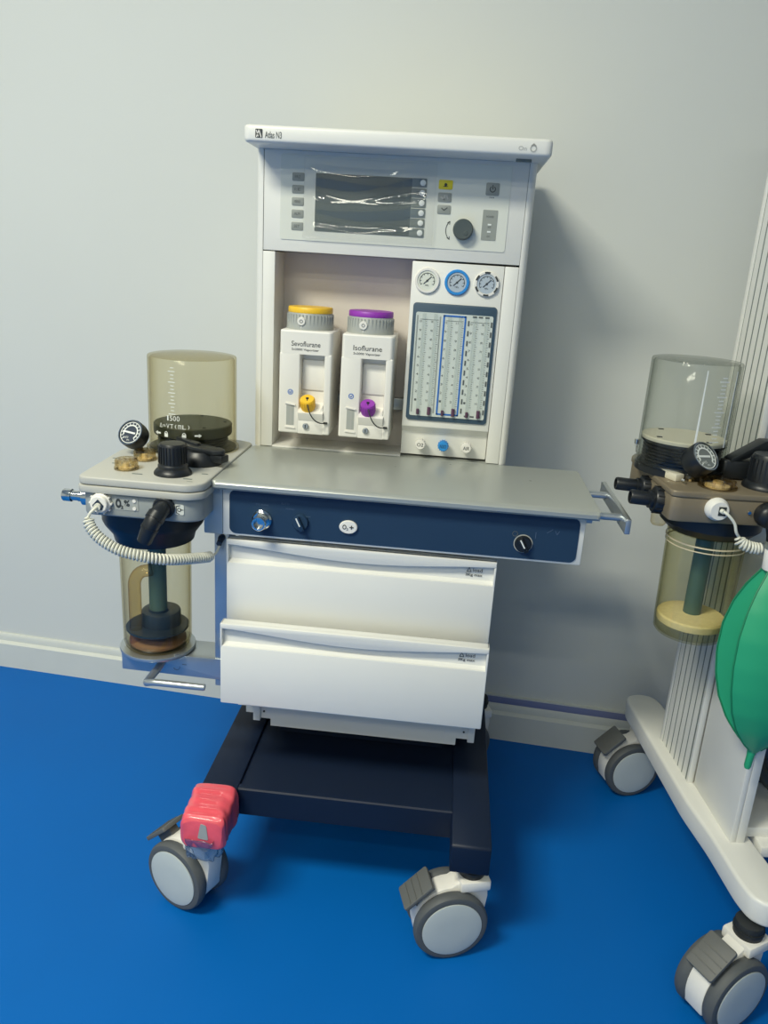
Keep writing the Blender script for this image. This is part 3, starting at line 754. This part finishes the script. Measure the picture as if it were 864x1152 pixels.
LM = Matrix.Translation((-.320,.064,.750)) @ Matrix.Rotation(math.radians(-20),4,'Z')
lb.prism(rpoly([(-.044,.002),(-.030,.010),(.0,.017),(.038,.013),(.050,.004),(.050,-.004),(.036,-.013),(.0,-.016),(-.030,-.006)],.006), 0, .0085, local=LM, bev=.003)
lb.prism(rpoly([(-.060,.014),(-.05,.021),(.0,.008),(.0,-.004)],.005), .004, .0125, local=LM, bev=.003)
lb.box(.020,.052,-.010,.010,-.012,.0, bev=.002, local=LM)
lb.build('selector_lever', 'black', u1, label='black bag and ventilator lever')
se = MB(); f = front(-.4285,fy1,.6905)
se.lathe([(0,0),(.0155,0),(.0155,.006),(.0140,.007),(.0130,.012),(.0118,.013),(0,.013)], f, 32)
for j in range(10):
    an = 2*PI*j/10; se.box(-.0025,.0025,-.0012,.0012,0,.006, local=f @ Matrix.Rotation(an,4,'Z') @ Matrix.Translation((.0152,0,0)))
se.m(1).prism([(-.0085,-.001),(0,.0085),(.0085,-.001),(.006,-.0075),(-.006,-.0075)], .013, .0138, local=f)
se.build('oxygen_sensor', ['plastic','darkblock'], u1, label='round white oxygen sensor')
el = MB(); el.lathe([(0,0),(.0165,0),(.0165,.006),(.0145,.008),(0,.008)], front(-.3320,fy1,.6915), 28)
pts = [(-.3320,-.060,.6915),(-.3325,-.072,.6910),(-.3345,-.083,.6870),(-.3380,-.090,.6800),(-.3420,-.0925,.6710),(-.3470,-.0930,.6590),(-.3520,-.0930,.6470)]
el.tube(pts, [.0125,.0125,.0126,.0126,.0124,.0118,.0108], 24).tube(pts[2:4], .0140, 24).tube([(-.3425,-.0925,.670),(-.3438,-.0927,.667)], .0134, 24)
el.build('elbow_tube', 'black', u1, label='black elbow outlet')
cl_ = MB(); CC = (-.393,.055)
cl_.lathe([(0,.6650),(.0790,.6650),(.0825,.6620),(.0825,.6360),(.0790,.6280),(.0670,.6120),(.0640,.6000),(.0600,.5985),(0,.5985)], Matrix.Translation((CC[0],CC[1],0)), 52)
cl_.build('collar', 'black', u1)
cn = MB(); CT = Matrix.Translation((CC[0],CC[1],0))
cn.lathe([(.0585,.6000),(.0570,.4190),(.0545,.4090),(.0500,.4045),(0,.4040),(0,.4068),(.049,.4080),(.0530,.4130),(.0548,.4210),(.0560,.6000)], CT, 56)
can = cn.build('absorber_canister', 'amber', u1, label='amber see-through canister')
ins = MB(); ins.cyl((-.391,.055,.600),(-.391,.055,.466),.0150,n=28).cyl((-.391,.055,.600),(-.391,.055,.590),.0215,n=28,bev=.002)
ins.build('inner_tube', 'tealtube', can, label='dark teal tube inside the canister')
ins = MB(); ins.lathe([(0,.436),(.0525,.436),(.0525,.4395),(0,.4395)], CT, 44).cyl((-.389,.062,.466),(-.389,.062,.428),.0330,n=40,bev=.004).cyl((-.391,.055,.470),(-.391,.055,.440),.0165,n=28)
ins.build('inner_block', 'darkblock', can)
ins = MB(); ins.lathe([(0,.4080),(.044,.4080),(.0480,.411),(.0480,.4150),(.040,.420),(.03,.426),(0,.428)], CT, 40)
ins.build('residue', 'sediment', can, label='brown residue at the bottom')
ins = MB(); pts = [(-.4215,.030,.409),(-.4215,.030,.520)]+[(-.4215+.020*(1-math.cos(math.radians(a))),.030+.004*(1-math.cos(math.radians(a))),.520+.026*math.sin(math.radians(a))) for a in range(15,91,15)]+[(-.393,.036,.5475)]
ins.tube(pts, .0105, 20)
ins.build('side_tube', 'sidetube', can, label='bent amber tube inside the canister')
rg = MB(); rg.lathe([(0,.3972),(.0600,.3972),(.0630,.3985),(.0640,.4015),(.0630,.4045),(.0590,.4045),(0,.4035)], CT, 52)
rg.box(.0585,.0625,-.004,.004,.4040,.407, local=Matrix.Translation((CC[0],CC[1],0)) @ Matrix.Rotation(math.radians(-40),4,'Z'))
rg.build('base_ring', 'alu', u1, label='silver base ring')

# ---------------- coiled cables
def bez(P, n):
    """Catmull-Rom through the points"""
    P = [Vector(p) for p in P]; out = []
    for i in range(len(P)-1):
        a = P[max(i-1,0)]; b = P[i]; c = P[i+1]; d = P[min(i+2,len(P)-1)]
        for k in range(n):
            t = k/n; out.append(.5*((2*b)+(c-a)*t+(2*a-5*b+4*c-d)*t*t+(3*b-a-3*c+d)*t**3))
    out.append(P[-1]); return out
def coil(mb, path, R, turns, r, sub=12):
    L = [0]
    for a, b in zip(path, path[1:]): L.append(L[-1]+(b-a).length)
    tot = L[-1]; N_ = int(turns*sub); pts = []; up_ = None; j = 0
    for i in range(N_+1):
        s_ = tot*i/N_
        while j < len(L)-2 and L[j+1] < s_: j += 1
        t = (s_-L[j])/max(1e-9, L[j+1]-L[j]); p = path[j].lerp(path[j+1], t); d = (path[min(j+2,len(path)-1)]-path[max(j-1,0)]).normalized()
        if up_ is None: up_ = d.cross(Vector((0,1,0))).normalized()
        up_ = (up_-d*up_.dot(d)).normalized(); v = d.cross(up_)
        a = 2*PI*i/sub; ease = min(1, i/(sub*.8), (N_-i)/(sub*.8))
        pts.append(p+(up_*math.cos(a)+v*math.sin(a))*R*max(.05,ease))
    mb.tube(pts, r, 6); return pts
cb1 = MB()
path = bez([(-.4370,-.090,.6760),(-.4330,-.094,.6640),(-.4170,-.100,.6490),(-.3880,-.104,.6350),(-.3540,-.100,.6260),(-.3200,-.082,.6170),(-.2900,-.030,.6030),(-.2800,-.002,.5960)], 14)
pp = coil(cb1, path, .0070, 46, .0019)
cb1.tube(bez([(-.4285,-.0735,.6880),(-.4288,-.0830,.6875),(-.4330,-.0890,.6830),pp[0]], 8), .0022, 8)
cb1.cyl((-.4285,-.0720,.6885),(-.4285,-.0790,.6880),.0052,n=14)
cb1.tube(bez([pp[-1],(-.2750,.004,.5990),(-.2715,.014,.6080),(-.2715,.0250,.6170)], 8), .0020, 8)
cb1.m(1).cyl((-.2715,.0262,.6178),(-.2715,.0120,.6130),.0046,n=14)
tag(cb1.build('coiled_cable', ['cable','darkblock'], origin=(-.35,-.06,.62)), 'long pale coiled cable looping under the left grey breathing unit', 'cable', 'coiled sensor cables')

# ---------------- red foam wrap on the left base leg
rw = MB()
def sq(a, p=.42):
    c, s = math.cos(a), math.sin(a); return (math.copysign(abs(c)**p,c), math.copysign(abs(s)**p,s))
ringsW = [(-.0640,.0330,.0290,.1850),(-.0680,.0375,.0355,.1860),(-.0800,.0390,.0370,.1860),(-.0950,.0370,.0345,.1860),(-.1120,.0360,.0330,.1860),(-.1280,.0362,.0325,.1855),(-.1380,.0362,.0312,.1850),(-.1430,.0350,.0290,.1845),(-.1465,.0310,.0240,.1840)]
def wrapg(u, v):
    k = v*(len(ringsW)-1); i = min(int(k), len(ringsW)-2); t = k-i
    A, B = ringsW[i], ringsW[i+1]; y, hw, hh, zc = [a*(1-t)+b*t for a, b in zip(A,B)]
    c, s = sq(2*PI*u); w = 1+.018*math.sin(2*PI*u*5+v*13)+.012*math.sin(v*40+u*9)
    return (-.2530+hw*c*w, y, zc+hh*s*w)
rw.grid(wrapg, 56, 36, closed_u=True, caps=True)
wr = thing('foam_wrap', 'red foam wrapped in cling film round the front left leg of the navy base', 'packaging', (-.253,-.11,.148))
rw.build('foam', 'red', wr)
fl = MB()
def skirtf(u, v):
    c, s = sq(2*PI*u, .6); k = 1-.22*v
    wob = .0016*math.sin(2*PI*u*9+v*5)+.0014*math.sin(2*PI*u*14-v*9)
    return (-.2560+(.0350*k+wob)*c, -.1080+(.0440*k+wob)*s, .1760-.0440*v+.0016*math.sin(2*PI*u*6))
fl.grid(skirtf, 72, 16, closed_u=True)
o = fl.build('cling_film', 'wrapfilm', wr, label='crumpled clear film'); o.modifiers.new('thickness','SOLIDIFY').thickness = .0006
tp_ = MB(); tp_.prism(rpoly([(-.008,-.012),(.009,-.014),(.006,.013),(-.003,.016)],.003), 0, .0012, local=front(-.252,-.1462,.1900))
tp_.build('tape', 'dialgrey', wr, label='grey tape patch')

# ================================================================== second machine, on the right
PHI = math.radians(6.3)
m2 = thing('anesthesia_machine', 'white machine at the right edge of the photo, grooved column on a long foot', 'medical machine', (.60,.12,0), PHI)
K = Matrix.Translation((.60,.12,0)) @ Matrix.Rotation(PHI,4,'Z')
# foot: x local about -.02, long in y
ft = MB(K)
foot = [(-.066,.260),(-.060,.283),(-.034,.294),(-.006,.286),(.006,.26),(.012,-.06),(.004,-.12),(.012,-.235),(.010,-.268),(-.006,-.292),(-.030,-.298),(-.050,-.282),(-.056,-.250),(-.058,-.15),(-.066,-.06)]
ft.prism(rpoly([(x-.002,y) for x,y in foot],.02,5), .162, .204, bev=.006, seg=3)
ft.build('foot', 'white', m2)
ft = MB(K); ft.prism(rpoly([(.345-x,y) for x,y in foot][::-1],.02,5), .162, .204, bev=.006, seg=3)
ft.build('foot', 'white', m2)
for q in ((.375,-.262),(.375,.262)):
    q = K @ Vector((q[0]-.035,q[1],0)); caster(m2, (q.x,q.y), (.2,-.98))
clm = MB(K)
clm.box(-.040,.10,-.006,.120,.2035,1.40)
for i in range(6):
    y = .112-.0195*i
    clm.box(-.0455,-.038,y-.0148,y,.2035,1.40)
clm.box(-.0475,-.036,.115,.124,.2035,1.40,bev=.001).box(-.0465,-.036,-.014,-.007,.2035,1.40,bev=.001)
clm.m(1).box(-.0449,-.0400,-.006,.118,.2035,1.40)  # nearly flush dark plate: groove shade put into the colour
clm.build('column', ['white','keydark'], m2, label='white grooved column')
sp_ = MB(K); sp_.box(-.036,-.026,-.165,-.016,.2035,.66,bev=.002).box(-.026,.40,-.02,.12,.2035,.66).box(-.026,-.012,-.165,-.150,.2035,.66,bev=.001)
sp_.box(-.012,.35,-.150,.0,.2035,.222,bev=.002).box(.012,.06,-.175,-.12,.185,.205,bev=.003)
sp_.m(1).box(-.010,.35,-.03,-.019,.222,.64)
sp_.build('cabinet', ['white','navy'], m2)
ma = MB(K); ma.box(-.030,.020,-.034,-.006,.735,.768,bev=.001); ma.build('mounting_arm', 'alu', m2)
hs = MB(K)
hs.tube(bez([(-.002,-.10,.60),(.0,-.105,.42),(.012,-.11,.32),(.05,-.115,.272),(.09,-.11,.26),(.20,-.10,.30)],10), .010, 12)
hs.tube(bez([(.006,-.08,.60),(.010,-.085,.38),(.03,-.09,.31),(.08,-.10,.285),(.20,-.09,.33)],10), .008, 12)
hs.build('hose', 'blackrub', m2, label='dark hoses behind the side panel')
caster(m2, (.555,-.180), (.53,-.85), (-.036,.1215,36)); caster(m2, (.519,.362), (.31,-.95), (-.046,.1185,40))

# ---------------- right breathing unit
u2 = thing('breathing_unit', 'taupe brown breathing unit with clear dome, on the right machine with the green bag', 'breathing unit', (.48,.035,.50), math.radians(5), 'breathing units')
U = Matrix.Translation((.400,-.040,0)) @ Matrix.Rotation(math.radians(5),4,'Z')
plan = [(.0,.002),(.012,-.002),(.180,-.002),(.200,.012),(.200,.120),(.130,.120),(.130,.235),(.02,.235),(.004,.215),(.0,.19)]
tp = MB(U); tp.prism(rpoly(plan,.012), .7655, .7750, bev=.0022, seg=3).prism(rpoly([(x*.985+.0015,y*.985+.0015) for x,y in plan],.014), .7290, .7660, bev=.003)
tp.cyl((.03,.04,.7750),(.03,.04,.7760),.003,n=12)
tp.build('housing', 'taupe', u2)
amb = MB(U)
D2 = (.4400,.088); RD = .0660
dm2 = dome(u2, D2, .7850, .9470, RD, ['smoke'])
mk = MB()
for i in range(18):
    z = .835+i*.0055
    F = curved_box(mk, D2, RD, -68, 0, 0, 0)
    mk.box(-.004 if i % 4 else -.008, .004 if i % 4 else .008, z-.0007, z+.0007, 0, .0003, local=F)
for az in (-92,-48):
    F = curved_box(mk, D2, RD, az, 0, 0, 0)
    mk.prism([(-.0020,.826),(.0012,.826),(.0008,.938),(-.0006,.938)], 0, .0004, local=F)
mk.build('dome_markings', 'inkwhite', dm2)
bl = MB(); prof = [(0,.7750),(.0665,.7750),(.0665,.7850),(.0600,.7860)]
for i in range(6): prof += [(.0590,.7880+i*.005),(.0550,.7905+i*.005)]
prof += [(.0605,.8190),(.0615,.8200),(.0615,.8240),(0,.8240)]
bl.lathe(prof, Matrix.Translation((D2[0],D2[1],0)), 52)
bl.m(1).lathe([(0,.8240),(.0625,.8240),(.0630,.8255),(.0630,.8285),(.0615,.8300),(0,.8300)], Matrix.Translation((D2[0],D2[1],0)), 52)
bl.m(0)
for k in range(4):
    a = math.radians(30+90*k); bl.box(-.004,.004,-.002,.002,0,.0012, local=Matrix.Translation((D2[0]+.05*math.cos(a),D2[1]+.05*math.sin(a),.8300)))
bl.build('bellows', ['black','cream'], u2)
dial_gauge(u2, (.4520,.014,.8150), (.42,-.62,.62), .0240, .028, (.447,.045,.7745), ('black','gaugegrey','inkwhite','chrome'))
amber_cap(u2, .4735,.0010,.7750,.0245,.0125)
amber_cap(u2, .4400,.0300,.7750,.0120,.0110)
lt = MB(); lt.box(-.026,.026,-.008,.008,0,.011,bev=.0015,local=Matrix.Translation((.4110,.0380,.7750)) @ Matrix.Rotation(math.radians(-62),4,'Z') @ Matrix.Rotation(0,4,'X'))
lt.m(1).cyl((.4250,.0080,.779),(.4280,.0020,.779),.003,n=10)
lt.build('latch', ['cream','chrome'], u2)
k2 = MB(); C = Matrix.Translation((.548,.020,.7750))
k2.lathe([(0,0),(.0330,0),(.0330,.003),(.0300,.007),(.0270,.010),(.0255,.046),(.0235,.050),(0,.052)], C, 44)
for j in range(24):
    an = 2*PI*j/24; k2.box(-.0012,.0012,-.001,.001,.012,.044, local=C @ Matrix.Rotation(an,4,'Z') @ Matrix.Translation((.0260,0,0)))
k2.build('relief_valve_knob', 'black', u2, label='black knob')
l2 = MB(); l2.lathe([(0,0),(.034,0),(.034,.010),(.030,.022),(0,.024)], Matrix.Translation((.545,.078,.7750)) @ Matrix.Diagonal((1,.75,1,1)), 40)
LM = Matrix.Translation((.530,.066,.787)) @ Matrix.Rotation(math.radians(10),4,'Z')
l2.prism(rpoly([(-.040,-.010),(-.040,.010),(.0,.018),(.045,.016),(.045,-.016),(.0,-.018)],.006), -.010, .018, local=LM, bev=.004)
l2.prism(rpoly([(-.030,-.003),(.020,.028),(.050,.028),(.050,.010),(.016,.008),(-.030,-.010)],.003), -.012, .012, local=LM @ Matrix.Translation((0,.0,.022)) @ Matrix.Rotation(PI/2,4,'X'), bev=.003)
l2.build('selector_lever', 'black', u2, label='black lever')
for (p, L_, r1, r2) in (((.4000,.066,.7495),.058,.0100,.0165),((.4065,.006,.7465),.054,.0108,.0195)):
    b = MB(); ax = axisframe(p, (-1,-.06,.06))
    b.lathe([(0,0),(r2,0),(r2,.018),(r2*.92,.020),(r1*1.25,.021),(r1*1.25,.026),(r1,.027),(r1,L_-.002),(r1*.9,L_),(r1*.7,L_),(r1*.65,L_-.02),(0,L_-.02)], ax, 30)
    for j in range(12):
        an = 2*PI*j/12; b.box(-.0015,.0015,-.001,.001,.002,.018, local=ax @ Matrix.Rotation(an,4,'Z') @ Matrix.Translation((r2,0,0)))
    b.build('port', 'black', u2, label='black hose port pointing left')
ey = MB(); ey.tube([(.3990,.205,.7920),(.3980,.204,.7830)], .0016, 8).cyl((.3988,.205,.789),(.3988,.205,.797),.0045,n=12).tube([(.3985,.196,.760),(.3975,.190,.745),(.3960,.186,.728)], .0016, 8).cyl((.3985,.196,.766),(.3985,.196,.758),.0038,n=12)
ey.cyl((.4000,.205,.7745),(.3988,.205,.790),.0016,n=8)
ey.build('clasp', 'chrome', u2)
amt = MB(); amt.lathe([(0,.690),(.009,.690),(.012,.694),(.0125,.7300),(0,.7300)], Matrix.Translation((.4180,.070,0)), 24)
amt.build('drain_cup', 'ambercap', u2, label='small amber drain cup')
s2 = MB(); f = frame((.4650,-.0352,.7525),(math.cos(math.radians(5)),math.sin(math.radians(5)),0),(0,0,1))
s2.lathe([(0,0),(.0165,0),(.0165,.006),(.0150,.008),(.0140,.013),(.0128,.0145),(0,.0145)], f, 32)
s2.m(1).box(-.002,.0085,-.0065,.0065,.0145,.0152,local=f)
s2.build('oxygen_sensor', ['plastic','inkdark'], u2, label='round white oxygen sensor')
e2 = MB(); f = frame((.5370,-.029,.7480),(math.cos(math.radians(5)),math.sin(math.radians(5)),0),(0,0,1))
e2.lathe([(0,0),(.0175,0),(.0175,.012),(.0160,.017),(.011,.021),(0,.022)], f, 32)
e2.m(0).tube([(.540,-.040,.745),(.5420,-.052,.738),(.5430,-.058,.726),(.5435,-.060,.712)], [.010,.011,.0105,.010], 20)
e2.m(1).lathe([(0,0),(.0030,0),(.0025,.002),(0,.002)], front(.5130,-.0315,.7490), 12)
e2.build('bag_port', ['black','chrome'], u2)
cl2 = MB(); C2 = (.485,.040)
cl2.lathe([(0,.7300),(.0720,.7300),(.0750,.7270),(.0740,.7080),(.0600,.6950),(0,.6950)], Matrix.Translation((C2[0]+.004,C2[1]+.010,0)), 52)
cl2.build('collar', 'black', u2)
cn = MB(); CT = Matrix.Translation((C2[0],C2[1],0))
cn.lathe([(.0580,.6960),(.0550,.5450),(.0540,.5300),(.0510,.5260),(0,.5250),(0,.5280),(.0500,.5290),(.0520,.5320),(.0530,.5450),(.0555,.6960)], CT, 56)
can2 = cn.build('absorber_canister', 'olive', u2, label='olive tinted see-through canister')
g_ = MB(); g_.lathe([(0,.5440),(.0515,.5440),(.0520,.5460),(.0522,.5540),(.0500,.5565),(.02,.559),(0,.5595)], CT, 44); g_.build('absorbent', 'granules', can2, label='layer of cream granules')
g_ = MB(); g_.cyl((C2[0],C2[1],.556),(C2[0],C2[1],.696),.0135,n=28); g_.build('inner_tube', 'tealtube', can2)
g_ = MB(); g_.lathe([(.0582,.6830),(.0594,.6830),(.0594,.6850),(.0582,.6850)], CT, 52, closed=True).lathe([(.0578,.6760),(.0588,.6760),(.0588,.6775),(.0578,.6775)], CT, 52, closed=True); g_.build('seal_ring', 'amberopaque', can2)

# ---------------- coiled cable of the right unit
cb2 = MB()
path = bez([(.4960,-.056,.7190),(.5000,-.058,.7120),(.5100,-.060,.7080),(.5180,-.060,.7065),(.5260,-.060,.7060),(.5300,-.060,.7060)], 12)
pp = coil(cb2, path, .0070, 9, .0019)
cb2.tube(bez([(.4680,-.0510,.7535),(.4745,-.058,.7510),(.4850,-.060,.7400),(.4900,-.060,.7270),pp[0]],8), .0021, 8)
cb2.cyl((.4680,-.0500,.7535),(.4702,-.0545,.7530),.0034,n=12)
tag(cb2.build('coiled_cable', 'cable', origin=(.50,-.056,.71)), 'short pale coiled cable from the taupe breathing unit to the green bag neck', 'cable', 'coiled sensor cables')

# ---------------- green reservoir bag
bg = thing('reservoir_bag', 'green pleated rubber breathing bag hanging at the right edge of the photo', 'bag', (.572,-.075,.37))
prof_t = [(0,.14,.16),(.05,.30,.34),(.12,.52,.55),(.22,.75,.78),(.35,.93,.95),(.5,1.,1.),(.63,.97,.96),(.75,.86,.84),(.86,.64,.62),(.94,.36,.38),(.985,.14,.22),(1,.09,.16)]
def prof_at(v):
    for (a, wa, da), (b, wb, db_) in zip(prof_t, prof_t[1:]):
        if v <= b: t = (v-a)/(b-a); return wa+(wb-wa)*t, da+(db_-da)*t
    return prof_t[-1][1:]
sec = []
Wb, Db = .0545, .030
for i in range(13):
    u = -1+2*i/12; sec.append((Wb*u, -Db-.016*(1-u*u)))
for i in range(1,8):
    u = i/8; sec.append((Wb-.030*math.sin(PI*u)**.8, -Db+2*Db*u))
for i in range(13):
    u = 1-2*i/12; sec.append((Wb*1.04*u, Db+.016*(1-u*u)))
for i in range(1,8):
    u = i/8; sec.append((-Wb*(1.04-.04*u)+.030*math.sin(PI*u)**.8, Db-2*Db*u))
CA = math.radians(2)
def bag_x(v): return .546+.026*v
def bagf(u, v):
    i = int(round(u*len(sec))) % len(sec); x, y = sec[i]; w, d = prof_at(v)
    x *= w; y *= d
    return (bag_x(v)+x*math.cos(CA)-y*math.sin(CA), -.075+x*math.sin(CA)+y*math.cos(CA), .690-.298*v)
b = MB(); b.grid(bagf, len(sec), 48, closed_u=True, caps=True)
bo = b.build('bag', 'bag', bg)
b = MB()
for sx, sy in ((-Wb,-Db),(Wb,-Db),(-Wb*1.04,Db),(Wb*1.04,Db)):
    pts = []
    for k in range(30):
        v = .03+.95*k/29; w, d = prof_at(v); x, y = sx*w, sy*d
        pts.append((bag_x(v)+x*math.cos(CA)-y*math.sin(CA), -.075+x*math.sin(CA)+y*math.cos(CA), .690-.298*v))
    b.tube(pts, .0013, 8)
b.build('seam', 'bagdark', bo)
b = MB(); b.tube([(.572,-.075,.398),(.571,-.075,.385),(.570,-.0752,.366),(.570,-.0752,.362)], [.0080,.0056,.0052,.0040], 16); b.build('tail', 'bag', bg)
b = MB(); b.cyl((.5445,-.074,.713),(.5455,-.075,.682),.0165,n=28,bev=.001); b.m(1).cyl((.5445,-.074,.7125),(.5443,-.0738,.7185),.0175,n=28)
b.tube([(.5443,-.0738,.7180),(.5440,-.068,.724),(.5435,-.060,.722)], .010, 16)
b.build('neck_connector', ['plastic','keydark'], bg, label='white neck connector')

# ------------------------------------------------------------------ light
def area(name, loc, rot, sx, sy, power, col=(1,1,1)):
    l = bpy.data.lights.new(name, 'AREA'); l.shape = 'RECTANGLE'; l.size = sx; l.size_y = sy; l.energy = power; l.color = col
    o = bpy.data.objects.new(name, l); COL.objects.link(o); o.location = loc; o.rotation_euler = rot; return o
area('ceiling_lamp', (-1.05,-1.32,2.56), (0,0,-.07), .9, .45, 55, (1,.972,.80))
area('ceiling_lamp', (-1.1,-3.1,2.6), (0,0,-.07), 1.2, .4, 23, (1,.972,.80))
area('ceiling_lamp', (.1,-2.4,2.6), (0,0,-.07), 1.2, .06, 9, (1,.972,.80))
w = bpy.data.worlds.new('world'); SC.world = w; w.use_nodes = True
w.node_tree.nodes['Background'].inputs[0].default_value = (.8,.86,.9,1); w.node_tree.nodes['Background'].inputs[1].default_value = .3
SC.view_settings.view_transform = 'Standard'; SC.view_settings.look = 'None'; SC.view_settings.gamma = 1; SC.view_settings.use_curve_mapping = False
SC.view_settings.exposure = 0.44
SC.cycles.transparent_max_bounces = 40
